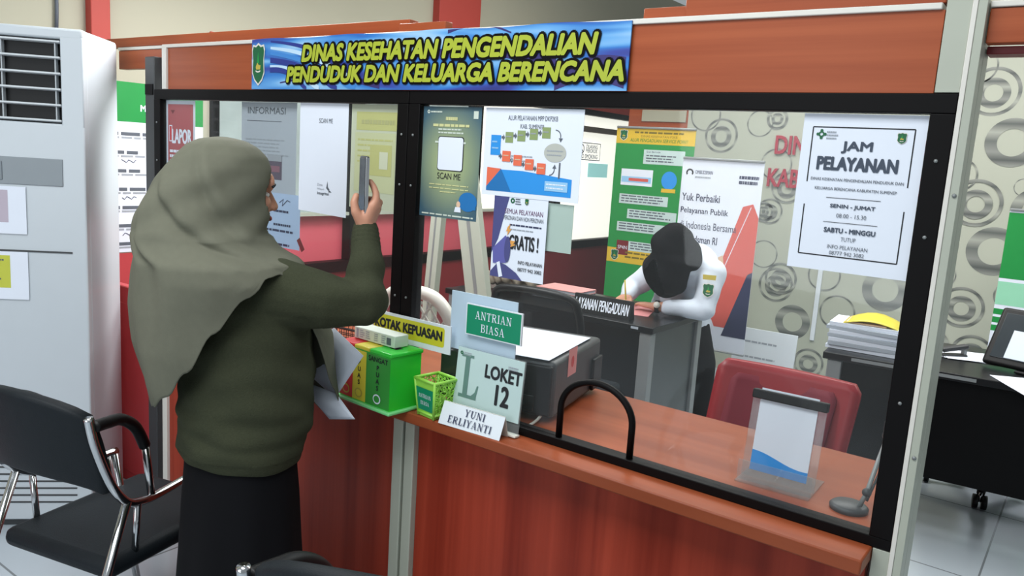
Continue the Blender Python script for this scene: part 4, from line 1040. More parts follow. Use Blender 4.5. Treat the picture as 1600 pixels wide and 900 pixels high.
# paper stack and yellow folder on it
px, py_ = -.80, 2.22
rs = random.Random(9)
for i in range(7):
    t = MB(); t.box((-.155, -.11, 0), (.155, .11, .017), PAPER2 if i % 2 else PAPER, .001)
    o = place(t.build('paper_bundle'), (px+rs.uniform(-.008, .008), py_+rs.uniform(-.008, .008), .751+.0175*i), (0, 0, rs.uniform(-.05, .05)+.08))
    tag(o, ['lowest', 'second lowest', 'third from bottom', 'middle', 'third from top', 'second highest', 'topmost'][i]+' paper bundle of the pile beneath the yellow folder', 'papers', 'paper bundles stacked on the desk')
yf = thing('folder', 'yellow paper folder slumped over the paper stack on the right desk', 'folder', (px, py_, .8745), .1)
m = MB(); vs = []; fs = []
for i in range(9):
    for j in range(5):
        u = i/8; v = j/4
        vs.append((-.10+.30*u, -.10+.2*v, .035*math.sin(PI*min(1, u*1.3))*(.6+.4*v)-(.12*max(0, u-.75)/.25 if u > .75 else 0)))
for i in range(8):
    for j in range(4): a = i*5+j; fs.append((a, a+5, a+6, a+1))
m.geo(vs, fs, YELLOWL, None, True); o = m.build('folder_cover', yf); sd = o.modifiers.new('t', 'SOLIDIFY'); sd.thickness = .003
m = MB(); m.box((-.09, -.09, .0), (.08, .09, .006), PEACH, .001); m.build('folder_papers', yf)
# loose sheets, stapler, monitor on the right desk
P = PZ(1462, 555, .751); m = MB(); m.box((-.02, -.015, 0), (.02, .10, .012), DARKG, .003); m.box((-.018, -.01, .02), (.018, .11, .04), DARKG, .006, xf((0, 0, 0), (math.radians(10), 0, 0))); m.box((-.012, .085, .01), (.012, .10, .035), GREYM, .002)
tag(place(m.build('stapler'), (P.x+.03, P.y+.02, .751), (0, 0, math.radians(-50))), 'dark stapler on white sheets on the right desk', 'stapler')
P = PZ(1530, 560, .75); m = MB()
for i in range(3): m.box((-.15, -.105, .0011*i), (.15, .105, .0011*i+.001), PAPER, 0, xf((0, 0, 0), (0, 0, .12*i)))
tag(place(m.build('paper_stack'), (P.x, P.y, .7515), (0, 0, .1)), 'loose white sheets on the right desk beside the stapler', 'papers')
P = PZ(1562, 584, .75)
mo = thing('monitor', 'black monitor with pale screen at the right picture edge', 'monitor', (P.x+.03, P.y+.08, .751), math.radians(-15))
T3 = xf((0, 0, .02), (math.radians(-34), 0, 0))
m = MB(); m.box((-.12, 0, 0), (.35, .03, .28), BLACKP, .014, T3, 3); m.build('housing', mo)
m = MB(); m.box((-.095, -.003, .03), (.33, .001, .25), SCREEN, .002, T3); m.box((-.04, -.0045, .035), (.3, -.003, .17), SCREENL, 0, T3); m.build('screen', mo)
m = MB(); m.box((.02, -.02, 0), (.2, .12, .012), BLACKP, .004); m.box((.09, .01, .01), (.13, .035, .06), BLACKP, .004); m.build('foot', mo)
m = MB(); m.box((-.11, -.15, 0), (.11, .15, .002), PAPER)
P2 = PZ(1592, 600, .75); tag(place(m.build('paper_sheet'), (P2.x+.06, P2.y-.02, .7515), (0, 0, .5)), 'single white sheet lying under the monitor', 'papers')
# swivel chair behind it: star base and casters show below the desk
sw = thing('swivel_chair', 'black swivel chair behind the right desk, casters on the tiles', 'chair', (-.30, 2.93, 0), .2)
m = MB(); m.tube([(0, 0, .08), (0, 0, .42)], .03, BLACKP, 12)
CA = [math.radians(a) for a in (188, 260, 332, 44, 116)]
for a in CA: m.tube([(0, 0, .12), (.29*math.cos(a), .29*math.sin(a), .075)], [.03, .018], BLACKP, 8)
base_ = m.build('star_base', sw)
for a in CA:
    b = MB(); c = Vector((.29*math.cos(a), .29*math.sin(a), .034))
    b.tube([c+Vector((-.03, 0, 0)), c+Vector((-.008, 0, 0))], .034, BLACKP, 14); b.tube([c+Vector((.008, 0, 0)), c+Vector((.03, 0, 0))], .034, BLACKP, 14); b.tube([c, c+Vector((0, 0, .045))], .009, CHROME, 8); b.build('caster', base_)
m = MB(); m.box((-.24, -.24, .42), (.24, .24, .49), BLACKL, .025, None, 3); m.build('seat', sw)
m = MB(); m.box((-.21, .22, .50), (.21, .26, .68), BLACKL, .03, None, 3); m.box((-.03, .20, .40), (.03, .235, .60), BLACKP, .006); m.build('backrest', sw)

# NO SMOKING sticker and small teal card on the far window
def d_smoke(b, w, h):
    DB = mat('sticker_blue', (44, 74, 120), .5)
    for a in ((-w+.008, .008, w-.008, .008), (-w+.008, h-.008, w-.008, h-.008)): b.line(*a, .007, DB, 1)
    for a in ((-w+.008, .008, -w+.008, h-.008), (w-.008, .008, w-.008, h-.008)): b.line(*a, .007, DB, 1)
    b.ring(-w+.08, h*.62, .035, .046, DB, 2); b.line(-w+.05, h*.62+.03, -w+.11, h*.62-.03, .012, DB, 3)
    b.text('DILARANG', .05, h*.66, .035, DB, .2, 2, 'c', .01); b.text('MEROKOK', .05, h*.44, .035, DB, .2, 2, 'c', .01); b.text('NO SMOKING', 0, h*.12, .04, DB, .32, 2, 'c', .01)
P = PX(934, 254, XL+.03)
sheet('sticker', 'blue outlined NO SMOKING sticker on the bright far window', 'sticker', -.21, .21, 0, .17, 0, WHITEGL, d_smoke, math.radians(90), (XL-.045, P.y-.05, P.z+.01))  # sheet glows like the pane, standing for daylight coming through it
m = MB(); m.box((0, -.16, 0), (.003, .2, .13), mat('teal_card_glow', (160, 216, 212), .5, 0, .03, 5, 0, 0, .3, .6))  # emission put into the card colour in place of window light behind it
tag(place(m.build('notice_card'), (XL-.0485, P.y+.12, P.z-.14)), 'pale teal card under the NO SMOKING sticker', 'card')

# ================================================================== LEFT SIDE OF THE ROOM
# green headed list on the left wall
def d_list(b, w, h):
    b.rect(-w, h-.19, w, h, GREENB, 1); b.text('MAKLUMAT', .02, h-.135, .03, PAPER, .22, 2, 'l', .03); b.ring(-w+.15, h-.1, .02, .04, PAPER, 2)
    for i in range(7):
        b.bars(-w+.03, w-.05, h-.24-.09*i, 1, .02, .016, INKG, 2, .5); b.bars(-w+.06, w-.1, h-.262-.09*i, 1, .02, .009, INKL, 2, .4)
        x = -w+.16+.12*(i % 2); z = h-.29-.09*i
        b.tube([(x+.012*k, -.0012, z+.008*math.sin(k*2.1+i)) for k in range(7)], .0016, INKN, 5)
sheet('wall_poster', 'green headed signed list on the left wall beside the air conditioner', 'poster', -.36, .36, 0, .83, 0, PAPER, d_list, math.radians(90), (XL+.004, .46, .925))
m = MB(); pts = [(XL+.012, .09+.004*math.sin(i), 1.95+.08*i) for i in range(16)]; m.tube(pts, .008, INKG, 6)
tag(m.build('wall_cable'), 'dark cable running up the cream wall above the air conditioner', 'cable')
# red low partition
m = MB(); m.box((-3.75, .07, .0), (-2.99, .11, .872), REDW, .006); m.box((-3.75, .066, .05), (-3.1, .07, .80), MAROON if False else REDW, .004)
tag(m.build('low_partition'), 'red low partition between the air conditioner and the counter', 'partition')

# floor standing air conditioner
ac = thing('air_conditioner', 'tall white floor standing air conditioner at the left picture edge', 'air conditioner', (-2.97, -.235, 0), math.radians(45))
AW, AD, AH = .60, .36, 1.86
m = MB()
# cabinet as shell with recessed outlet
ox0, ox1, oz0, oz1 = -AW+.05, -.075, 1.53, 1.822
m.box((-AW, .03, .03), (0, AD, AH), ACW, .012); m.box((-AW, 0, .03), (0, .04, oz0), ACW, .006); m.box((-AW, 0, oz1), (0, .04, AH), ACW, .008)
m.box((-AW, 0, oz0-.01), (ox0, .04, oz1+.01), ACW, .004); m.box((ox1, 0, oz0-.01), (0, .04, oz1+.01), ACW, .004)
m.box((-AW+.02, .02, 0), (-.02, AD-.02, .03), DARKG, .004)
m.build('cabinet', ac)
m = MB(); m.box((ox0, .028, oz0), (ox1, .03, oz1), BLACKP); m.build('outlet_recess', ac)
for i in range(6):
    z = oz0+.010+i*.0545; b = MB(); b.box((ox0, -.004, -.0035), (ox1, .020, .0035), mat('louver_white', (206, 212, 216), .4), .002, xf((0, 0, z), (math.radians(-8), 0, 0))); b.build('louver', ac)
for x in (ox0+.06, ox0+.17, ox0+.28, ox1-.02):
    b = MB(); b.box((x, .004, oz0+.005), (x+.004, .026, oz1-.005), mat('vane_grey', (178, 184, 188), .4)); b.build('vane', ac)
m = MB(); m.box((-AW+.05, -.004, 1.308), (-.075, .001, 1.405), mat('ac_grey_strip', (134, 142, 148), .35), .002); strip = m.build('control_strip', ac)
m = MB(); m.box((-.46, -.007, 1.322), (-.275, -.003, 1.388), mat('ac_panel_grey', (116, 124, 131), .3), .003); m.box((-.42, -.0085, 1.358), (-.35, -.006, 1.376), SCREEN, .001); m.build('display', strip)
m = MB(); m.box((-AW, -.003, 1.066), (-.05, .001, 1.072), DARKG); m.build('panel_seam', ac)
for i in range(12):
    b = MB(); b.box((-AW+.04, -.002, .10+.028*i), (-.055, .001, .106+.028*i), DARKG); b.build('grille_slot', ac)
def d_pr(mt):
    def f(b, w, h):
        b.rect(-w+.01, h*.24, w-.06, h*.92, mt, 1); b.bars(-w+.02, .0, h*.86, 5, h*.12, .006, INKL, 2); b.bars(.02, w-.07, h*.84, 1, .02, .006, INKG, 2); b.bars(.03, w-.09, h*.5, 2, .01, .006, INKG, 2)
        b.bars(-w+.02, w-.1, h*1.1, 1, .02, .008, INKG, 0) if False else None
    return f
for z0, z1, mt, lab in ((1.13, 1.30, mat('pink_grey_print', (188, 176, 190), .6), 'white page with pinkish print on the air conditioner front'),
                        (.89, 1.065, mat('lime_print', (196, 200, 70), .6), 'white page with yellow print on the air conditioner front')):
    t = sheet('paper_notice', lab, 'notice', 0, .4, z0, z1, 0, PAPER, d_pr(mt))
    M_ = ac.matrix_basis if False else xf((-2.97, -.235, 0), (0, 0, math.radians(45)))
    t.location = M_ @ Vector((-.40, -.0055, z0)); t.rotation_euler = (0, 0, math.radians(45))

# waiting chairs
def make_chair(lab):
    t = thing('visitor_chair', lab, 'chair', (0, 0, 0))
    ys = .43
    m = MB(); m.box((-.2, -.045, .375), (.2, ys, .43), BLACKL, .024, None, 3); m.build('seat', t)
    # backrest: gently curved slab leaning back
    b = MB(); seg = 12; nz = 6; vs = []; fs = []
    for off in (0, .04):
        for j in range(nz+1):
            for i in range(seg+1):
                u = i/seg*2-1; q = j/nz; z = .622+.225*q+(.03+.01*q)*(1-u*u); y = -.048-.06*q-.062*(1-u*u)
                hw = .205-.012*(abs(q-.5)*2)**3
                vs.append((u*hw, y+off, z-.012*(abs(u))**6))
    N = (seg+1)*(nz+1)
    for j in range(nz):
        for i in range(seg):
            a = j*(seg+1)+i; fs += [(a, a+1, a+seg+2, a+seg+1), (N+a, N+a+seg+1, N+a+seg+2, N+a+1)]
    for i in range(seg): fs += [(i, N+i, N+i+1, i+1), (nz*(seg+1)+i, nz*(seg+1)+i+1, N+nz*(seg+1)+i+1, N+nz*(seg+1)+i)]
    for j in range(nz):
        a = j*(seg+1); fs += [(a, a+seg+1, N+a+seg+1, N+a)]; a += seg; fs += [(a, N+a, N+a+seg+1, a+seg+1)]
    b.geo(vs, fs, BLACKL, None, True); o_ = b.build('backrest', t); fix_normals(o_)
    bv = o_.modifiers.new('b', 'BEVEL'); bv.width = .012; bv.segments = 3; bv.limit_method = 'ANGLE'; bv.angle_limit = math.radians(50)
    for s_ in (-1, 1):
        x = s_*.213
        b = MB(); b.tube(bezier([(x, -.104, .838), (x, -.086, .758), (x, -.040, .641), (s_*.205, .014, .576), (s_*.19, .08, .552), (s_*.175, .147, .544), (s_*.16, .30, .548)], 6), .0115, CHROME, 10)
        b.tube([(s_*.178, .115, .550), (s_*.15, .12, .70)], .0105, CHROME, 10)
        b.tube([(s_*.20, .05, .56), (s_*.185, .05, .40)], .009, CHROME, 8); b.tube([(s_*.162, .27, .548), (s_*.17, .27, .40)], .009, CHROME, 8); b.build('side_frame', t)
        b = MB(); b.tube(bezier([(s_*.212, -.088, .811), (s_*.196, -.035, .804), (s_*.178, .022, .792), (s_*.162, .08, .75), (s_*.15, .12, .685)], 6), .0155, BLACKP, 12); b.build('armrest', t)
        b = MB(); b.tube([(s_*.207, .01, .58), (s_*.213, -.22, .0)], .0115, CHROME, 10); b.build('leg', t)
        b = MB(); b.tube([(s_*.162, .29, .548), (s_*.18, .40, .0)], .0115, CHROME, 10); b.build('leg', t)
    return t
ch = make_chair('black visitor chair with chrome frame at the left, beside the woman')
ch.location = (-2.111, -.712, 0); ch.rotation_euler = (0, 0, math.radians(14))
def copy_thing(o):
    r = o.copy(); COL.objects.link(r)
    for c in o.children:
        d = c.copy(); COL.objects.link(d); d.parent = r
    return r
c2 = copy_thing(ch); c2['label'] = 'black visitor chair in the foreground, only its arm tip showing'
ch['group'] = c2['group'] = 'waiting chairs facing the counter'

# ================================================================== THE WOMAN WITH THE PHONE
WX, WY = -1.735, -.43
WS = .97
wm = thing('person', 'person in olive grey veil and dark knit sweater holding up a phone', 'person', (WX, WY, 0))
wm.scale = (1, 1, 1)
def ell(cx, cy, z, a, b, n=40, p=2.0):
    out = []
    for i in range(n):
        q = 2*PI*i/n; c, s_ = math.cos(q), math.sin(q)
        r = 1/((abs(c)**p+abs(s_)**p)**(1/p)); out.append(Vector((cx+a*c*r, cy+b*s_*r, z)))
    return out
HC = Vector((-.05, .0, 1.383)); HY = math.radians(-17)     # head centre and turn
MH = Matrix.Translation(HC) @ Matrix.Rotation(HY, 4, 'Z') @ Matrix.Rotation(math.radians(-4), 4, 'X')
SR = Vector((.135, .01, 1.165)); SL = Vector((-.165, -.01, 1.165))
EL = Vector((.262, .165, 1.122)); WR = Vector((.190, .228, 1.318))
LE = Vector((-.21, .03, .92)); LWp = Vector((-.13, .20, .90))
def hand_right(m_, mt):
    n_ = Vector((.69, .73, 0)).normalized(); v_ = Vector((-.73, .69, 0)).normalized(); u_ = Vector((0, 0, 1))
    def q(a, b, c): return WR+n_*a+v_*b+u_*c
    # palm
    for kx_, kz in ((.024, .066), (.026, .052), (.024, .038), (.018, .026)):
        m_.capsule(q(0, 0, -.004), q(kx_, .0, kz), .021, .013, mt)
    m_.capsule(q(-.004, -.006, .0), q(.016, -.012, .05), .022, .016, mt)
    # fingers: index up along the back, others wrapped behind the phone
    m_.chain([q(.024, -.012, .062), q(.024, -.008, .084), q(.017, -.002, .101), q(.008, .004, .114)], [.0115, .0095, .0088, .0075], mt)
    m_.chain([q(.028, -.006, .052), q(.034, .022, .060), q(.024, .044, .064), q(.006, .050, .066)], [.0115, .0095, .0088, .0078], mt)
    m_.chain([q(.026, -.004, .038), q(.031, .024, .043), q(.021, .044, .046), q(.004, .049, .048)], [.011, .0092, .0085, .0075], mt)
    m_.chain([q(.020, -.002, .026), q(.026, .020, .028), q(.018, .038, .030), q(.004, .043, .031)], [.010, .0085, .0078, .007], mt)
    # thumb from the side of the palm
    m_.chain([q(-.008, -.012, .006), q(-.026, -.018, .034), q(-.031, -.014, .058), q(-.026, -.006, .076)], [.017, .0125, .0105, .0085], mt)
def hand_left(m_, mt):
    d = (Vector((.10, .075, .02))).normalized(); up = Vector((0, 0, 1)); sd_ = d.cross(up).normalized(); up = sd_.cross(d)
    def q(a, b, c): return LWp+d*a+sd_*b+up*c
    for c in (.024, .008, -.008, -.022): m_.capsule(q(0, 0, c*.5), q(.075, 0, c), .018, .012, mt)
    for i, c in enumerate((.026, .009, -.008, -.024)):
        L = (.068, .075, .07, .055)[i]
        m_.chain([q(.075, 0, c), q(.075+L*.5, .010, c), q(.075+L*.62, .026, c), q(.075+L*.35, .036, c)], [.011, .0095, .0088, .0075], mt)
    m_.chain([q(.02, .004, .024), q(.05, .022, .034), q(.08, .034, .03)], [.015, .012, .0085], mt)
m = MB()
# head
m.blob((0, -.012, .025), (.073, .092, .088), SKIN, MH); m.blob((0, .03, -.03), (.058, .062, .078), SKIN, MH); m.blob((0, .058, -.082), (.026, .026, .022), SKIN, MH)
m.blob((0, .078, .035), (.05, .016, .03), SKIN, MH); m.capsule((0, .085, .012), (0, .104, -.026), .008, .0125, SKIN, 12, MH)
m.blob((-.011, .096, -.03), (.009, .009, .008), SKIN, MH); m.blob((.011, .096, -.03), (.009, .009, .008), SKIN, MH)
m.blob((0, .087, -.052), (.021, .010, .0065), SKIN, MH); m.blob((0, .085, -.063), (.018, .010, .0065), SKIN, MH)
for s_ in (-1, 1):
    m.blob((s_*.034, .062, -.018), (.022, .022, .022), SKIN, MH); m.blob((s_*.074, -.01, -.005), (.01, .018, .03), SKIN, MH)
m.capsule(HC+Vector((0, -.02, -.06)), (-.012, -.02, 1.19), .052, .06, SKIN)
# trunk and limbs under the clothes
m.loft([ell(-.01, 0, .64, .12, .09), ell(-.01, 0, .78, .15, .11), ell(-.012, .0, .9, .13, .10), ell(-.012, 0, 1.05, .145, .105), ell(-.012, -.005, 1.15, .15, .095), ell(-.012, -.01, 1.22, .09, .07)], SKIN)
m.chain([SR, EL, WR], [.052, .042, .026], SKIN); m.chain([SL, LE, LWp], [.05, .042, .026], SKIN)
for s_ in (-1, 1): m.chain([(s_*.06, 0, .64), (s_*.065, .01, .38), (s_*.075, -.01, .075)], [.062, .052, .036], SKIN); m.chain([(s_*.075, -.02, .045), (s_*.085, .13, .03)], [.036, .028], SKIN)
hand_right(m, SKIN); hand_left(m, SKIN)
remesh(m, 'body', [SKIN], .0042, 3, wm)
# eyes and brows
for s_ in (-1, 1):
    b = MB(); b.blob((s_*.031, .069, .004), (.012, .010, .0075), EYEW, MH); ey = b.build('eye', wm); b = MB(); b.blob((s_*.031, .0765, .004), (.006, .003, .006), INK, MH); b.build('iris', ey)
    b = MB(); b.tube([MH @ Vector((s_*.014, .094, .026)), MH @ Vector((s_*.032, .091, .032)), MH @ Vector((s_*.05, .08, .026))], .0035, INK, 6); b.build('eyebrow', wm)
b = MB(); b.blob((0, .0945, -.0575), (.019, .005, .0075), mat('lip', (170, 96, 88), .45), MH); b.build('lips', wm)
# sweater
m = MB()
m.loft([ell(-.012, .0, .69, .168, .140), ell(-.012, .0, .712, .180, .150), ell(-.01, .003, .75, .185, .158), ell(-.008, .012, .82, .185, .165), ell(-.006, .016, .92, .182, .165), ell(-.006, .010, 1.02, .18, .155),
        ell(-.008, .0, 1.12, .172, .132), ell(-.01, -.01, 1.19, .14, .10), ell(-.01, -.012, 1.23, .085, .075)], KNIT)
mid = SR.lerp(EL, .5)+Vector((0, 0, -.012))
m.chain([SR+Vector((-.02, 0, -.012)), mid, EL+Vector((0, 0, 0))], [.085, .073, .057], KNIT)
m.chain([EL, EL.lerp(WR, .45)+Vector((.006, .0, 0)), WR+Vector((0, 0, -.012))], [.057, .047, .034], KNIT)
m.chain([SL, SL.lerp(LE, .5), LE], [.085, .07, .062], KNIT); m.chain([LE, LE.lerp(LWp, .5), LWp-(LWp-LE).normalized()*.01], [.062, .05, .036], KNIT)
def knit(c, n_):
    d = (c-EL).length; k = math.exp(-(d/.11)**2)
    f = .009*k*math.sin(80*(c.z*.6-c.x*.6+c.y*.3))
    if c.z < 1.1 and c.x < .22: f += .0045*math.sin(c.z*38+c.x*26+c.y*20)*math.sin(c.z*9+c.x*14+2)+.002*math.sin(c.z*70-c.x*45+c.y*30)
    f -= .006*math.exp(-((c.z-.785-.035*c.x+.03*math.sin(c.x*9))/.016)**2)+.004*math.exp(-((c.z-.84+.10*c.x)/.018)**2)
    if c.z < .722: f -= .003
    dc = (c-WR).dot((WR-EL).normalized())
    if -.06 < dc < 0 and (c-WR).length < .1: f += .0015*math.sin(dc*500)
    return c+n_*f
remesh(m, 'sweater', [KNIT], .0062, 5, wm, knit)
# skirt
m = MB(); rings = []
for z, a, b, cx, cy in ((.75, .158, .128, -.012, 0), (.66, .162, .134, -.012, 0), (.60, .166, .14, -.012, .0), (.45, .170, .15, -.012, 0), (.25, .18, .165, -.012, 0), (.03, .20, .19, -.012, .0)):
    r = ell(cx, cy, z, a, b, 64)
    rings.append([p+Vector((math.cos(2*PI*i/64), math.sin(2*PI*i/64), 0))*(.008*math.sin(9*2*PI*i/64)*max(0, 1-z/.7)) for i, p in enumerate(r)])
m.loft(rings, SKIRT); m.build('skirt', wm)
for s_ in (-1, 1):
    b = MB(); b.capsule((s_*.075, -.03, .035), (s_*.09, .17, .03), .038, .03, BLACKP); b.build('shoe', wm)
# veil
def lerp_tab(tab, x, circ=False):
    for i in range(len(tab)-1):
        a, b = tab[i], tab[i+1]
        if a[0] <= x <= b[0]:
            t = (x-a[0])/(b[0]-a[0]); t = t*t*(3-2*t) if circ else t
            return [p+(q-p)*t for p, q in zip(a[1:], b[1:])]
    return list(tab[-1][1:]) if x > tab[-1][0] else list(tab[0][1:])
HEM = [(0, .80), (18, .76), (32, .76), (45, .88), (58, 1.08), (72, 1.175), (84, 1.205), (96, 1.20), (112, 1.155), (130, 1.07), (150, .97), (168, .90), (185, .86), (205, .842), (225, .838), (260, .85), (300, .825), (330, .785), (360, .80)]
# head rings: z, centre back along the head axis, half width, half depth
HR = [(1.275, -.072, .145, .165), (1.30, -.070, .122, .162), (1.33, -.064, .110, .160), (1.37, -.056, .104, .152), (1.41, -.046, .101, .140), (1.445, -.036, .095, .124), (1.475, -.030, .083, .106), (1.497, -.030, .064, .084), (1.512, -.03, .04, .054), (1.519, -.03, .006, .008)]
CR = [(.70, -.02, .035, .185, .205), (.80, -.035, .015, .20, .205), (.90, -.042, -.01, .21, .208), (1.0, -.046, -.028, .218, .208), (1.10, -.048, -.036, .22, .206), (1.18, -.034, -.042, .222, .20), (1.225, -.032, -.05, .198, .192), (1.275, -.055, -.072, .145, .165)]
NPH = 128
def veil_pt(i, v):
    ph = 2*PI*i/NPH; deg = 360*i/NPH
    if v <= .42:                       # crown to neck
        z = 1.519-(1.519-1.275)*(v/.42)**1.0 if v > 0 else 1.519
        t = v/.42; z = 1.519-(1.519-1.275)*(t**1.35)
        cb, a, b = lerp_tab(HR, z)
        f = Vector((math.sin(-HY), math.cos(HY), 0)); r_ = Vector((math.cos(HY), math.sin(HY), 0))
        c = HC.xy.to_3d()+f*cb
        p = c+r_*a*math.sin(ph)+f*b*math.cos(ph); p.z = z
        if z < 1.34 and math.cos(ph) > .3:   # gathered under the chin
            k = (1.34-z)/.065*(math.cos(ph)-.3)/.7; p -= f*(.018*k)
        p += (p-c-Vector((0, 0, z))).normalized()*.004*math.sin(5*ph+z*60)*min(1, t)
        return p
    t = (v-.42)/.58
    zh = lerp_tab(HEM, deg, True)[0]
    z = 1.275-(1.275-zh)*t
    k = min(1, (1.275-z)/.06); yaw = HY*(1-k)
    cx, cyy, a, b = lerp_tab(CR, z)
    c = Vector((cx, cyy, z))
    f = Vector((math.sin(-yaw), math.cos(yaw), 0)); r_ = Vector((math.cos(yaw), math.sin(yaw), 0))
    d = r_*a*math.sin(ph)+f*b*math.cos(ph)
    p = c+d
    if z > 1.22: # match the neck ring smoothly
        kk = (z-1.22)/.055; fh = Vector((math.sin(-HY), math.cos(HY), 0)); rh = Vector((math.cos(HY), math.sin(HY), 0))
        p2 = HC.xy.to_3d()+fh*(-.072)+rh*.145*math.sin(ph)+fh*.165*math.cos(ph); p2.z = z
        p = p.lerp(p2, kk)
    bulge = .30*math.exp(-((deg-34)/19)**2)*max(0, min(1, (1.14-z)/.12))
    p += d*bulge
    d = d*1.0
    amp = .006*min(1, (1.3-z)/.35)
    p += d.normalized()*(amp*math.sin(6*ph+9*z)+.3*amp*math.sin(11*ph-16*z+1)+.2*amp*math.sin(17*ph+5*z))
    return p
NV = 90
# pulled folds of the cloth: (angle, height) to (angle, height), depth, width
CREASE = [(132, 1.46, 66, 1.245, .015, .022), (168, 1.40, 82, 1.215, .018, .024), (185, 1.42, 170, 1.10, .010, .030), (205, 1.36, 200, .90, .009, .034), (235, 1.40, 240, .86, .010, .036)]
def creased(i, v):
    p = veil_pt(i, v); deg = 360*i/NPH
    q = veil_pt((i+NPH//2) % NPH, v); d = Vector((p.x-q.x, p.y-q.y, 0))
    if d.length < .03: return p
    d.normalize(); off = 0
    for a0, z0, a1, z1, dep, wd in CREASE:
        ax, az = math.radians(a1-a0)*.19, z1-z0; px_, pz = math.radians(deg-a0)*.19, p.z-z0
        L2 = ax*ax+az*az; t = max(0, min(1, (px_*ax+pz*az)/L2))
        cr = (px_*az-pz*ax)/math.sqrt(L2); ex = math.hypot(px_-ax*t, pz-az*t)
        fade = math.exp(-max(0, ex*ex-cr*cr)/(.03**2))*math.sin(PI*min(1, max(0, .12+.76*t)))
        off += dep*fade*(math.exp(-((cr-wd*.9)/wd)**2)-math.exp(-(cr/(wd*.75))**2))
    return p+d*off
vs = [creased(i, j/NV) for j in range(NV+1) for i in range(NPH)]; fs = []
fwd = Vector((math.sin(-HY), math.cos(HY), 0)); rgt = Vector((math.cos(HY), math.sin(HY), 0))
for j in range(NV):
    for i in range(NPH):
        q = (j*NPH+i, j*NPH+(i+1) % NPH, (j+1)*NPH+(i+1) % NPH, (j+1)*NPH+i)
        c = sum((vs[k] for k in q), Vector())/4; l = c-HC
        a = l.dot(rgt)/.070; e = (l.z+.015)/.092
        if l.dot(fwd) > .040 and a*a+e*e < 1: continue
        fs.append(q)
m = MB(); m.geo(vs, fs, HIJAB, None, True); o = m.build('veil', wm)
sd = o.modifiers.new('t', 'SOLIDIFY'); sd.thickness = .003; sd.offset = 1
sb = o.modifiers.new('s', 'SMOOTH'); sb.factor = .5; sb.iterations = 2
# phone in her hand
n_ = Vector((.69, .73, 0)).normalized()
ph = thing('smartphone', 'dark smartphone held upright in the raised hand', 'phone', Vector((WX, WY, 0))+WR+n_*-.008+Vector((-.73, .69, 0))*.012+Vector((0, 0, .028)), math.radians(-30))
m = MB(); m.box((-.036, -.0045, 0), (.036, .0045, .150), mat('phone_case', (60, 66, 68), .35), .004, None, 3); m.build('phone_body', ph)
m = MB(); m.box((-.033, -.0052, .006), (.033, -.0044, .144), mat('phone_glass', (44, 52, 54), .12), .0004); m.build('phone_screen', ph)
m = MB(); m.box((-.028, .0044, .105), (-.004, .0062, .142), CHROME, .002); m.disc(0, 0, .001, .001, CHROME); m.build('camera_bump', ph)
m = MB(); m.box((.0355, -.0045, .004), (.037, .0045, .146), CHROME, .001); m.build('phone_edge', ph)
# papers in her other hand
def paper(nm, label, P, grp):
    vs = []; fs = []; n2 = 8; A_, B2, C_, D2 = P
    for i in range(n2+1):
        for j in range(n2+1):
            u = i/n2; v = j/n2; p = A_*(1-u)*(1-v)+B2*u*(1-v)+C_*u*v+D2*(1-u)*v
            p = p+Vector((.4, -.9, 0))*(.012*math.sin(PI*u)*math.sin(PI*v)); vs.append(p)
    for i in range(n2):
        for j in range(n2): a = i*(n2+1)+j; fs.append((a, a+n2+1, a+n2+2, a+1))
    b = MB(); b.geo(vs, fs, PAPER, None, True); ob = b.build(nm); sd_ = ob.modifiers.new('t', 'SOLIDIFY'); sd_.thickness = .0008
    tag(ob, label, 'paper', grp)
paper('paper_sheet', 'white sheet with raised corner held in her lowered hand', [PY(455, 560, -.215), PY(522, 512, -.205), PY(568, 556, -.195), PY(524, 622, -.205)], 'papers in her hand')
paper('paper_sheet', 'lower drooping white sheet of the papers in her hand', [PY(460, 590, -.225), PY(526, 615, -.22), PY(555, 655, -.21), PY(515, 655, -.22)], 'papers in her hand')

# ================================================================== THE CLERK
cl = thing('person', 'person in black veil and white shirt bending over the desk, writing', 'person', (-1.62, 2.36, 0))
# local frame: pelvis above origin; leans towards -Y / -X
PEL = Vector((-.29, .25, .78)); CH = Vector((-.13, .02, .98)); NK = Vector((-.14, -.10, 1.04)); HD = Vector((-.17, -.17, 1.085))
SLc = Vector((.005, -.04, .985)); SRc = Vector((-.30, .05, .985))
ELc = Vector((.02, -.14, .80)); WLc = Vector((-.225, -.20, .785))
ERc = Vector((-.48, .02, .83)); WRc = Vector((-.43, -.14, .80))
m = MB()
MC = Matrix.Translation(HD) @ Matrix.Rotation(math.radians(155), 4, 'Z') @ Matrix.Rotation(math.radians(-52), 4, 'X')
m.blob((0, -.01, .02), (.073, .092, .09), SKIN, MC); m.blob((0, .03, -.035), (.058, .06, .075), SKIN, MC); m.capsule((0, .085, .01), (0, .104, -.026), .008, .012, SKIN, 12, MC); m.blob((0, .055, -.085), (.026, .026, .022), SKIN, MC)
m.blob((0, .086, -.058), (.02, .010, .011), SKIN, MC)
m.capsule(CH, HD, .07, .05, SKIN); m.capsule(PEL, CH, .11, .10, SKIN)
m.chain([SLc, ELc, WLc], [.05, .04, .026], SKIN); m.chain([SRc, ERc, WRc], [.05, .04, .026], SKIN)
for s_ in (-1, 1): m.chain([PEL+Vector((s_*.075, 0, -.05)), (s_*.065-.19, .25, .42), (s_*.065-.19, .26, .08)], [.08, .055, .04], SKIN)
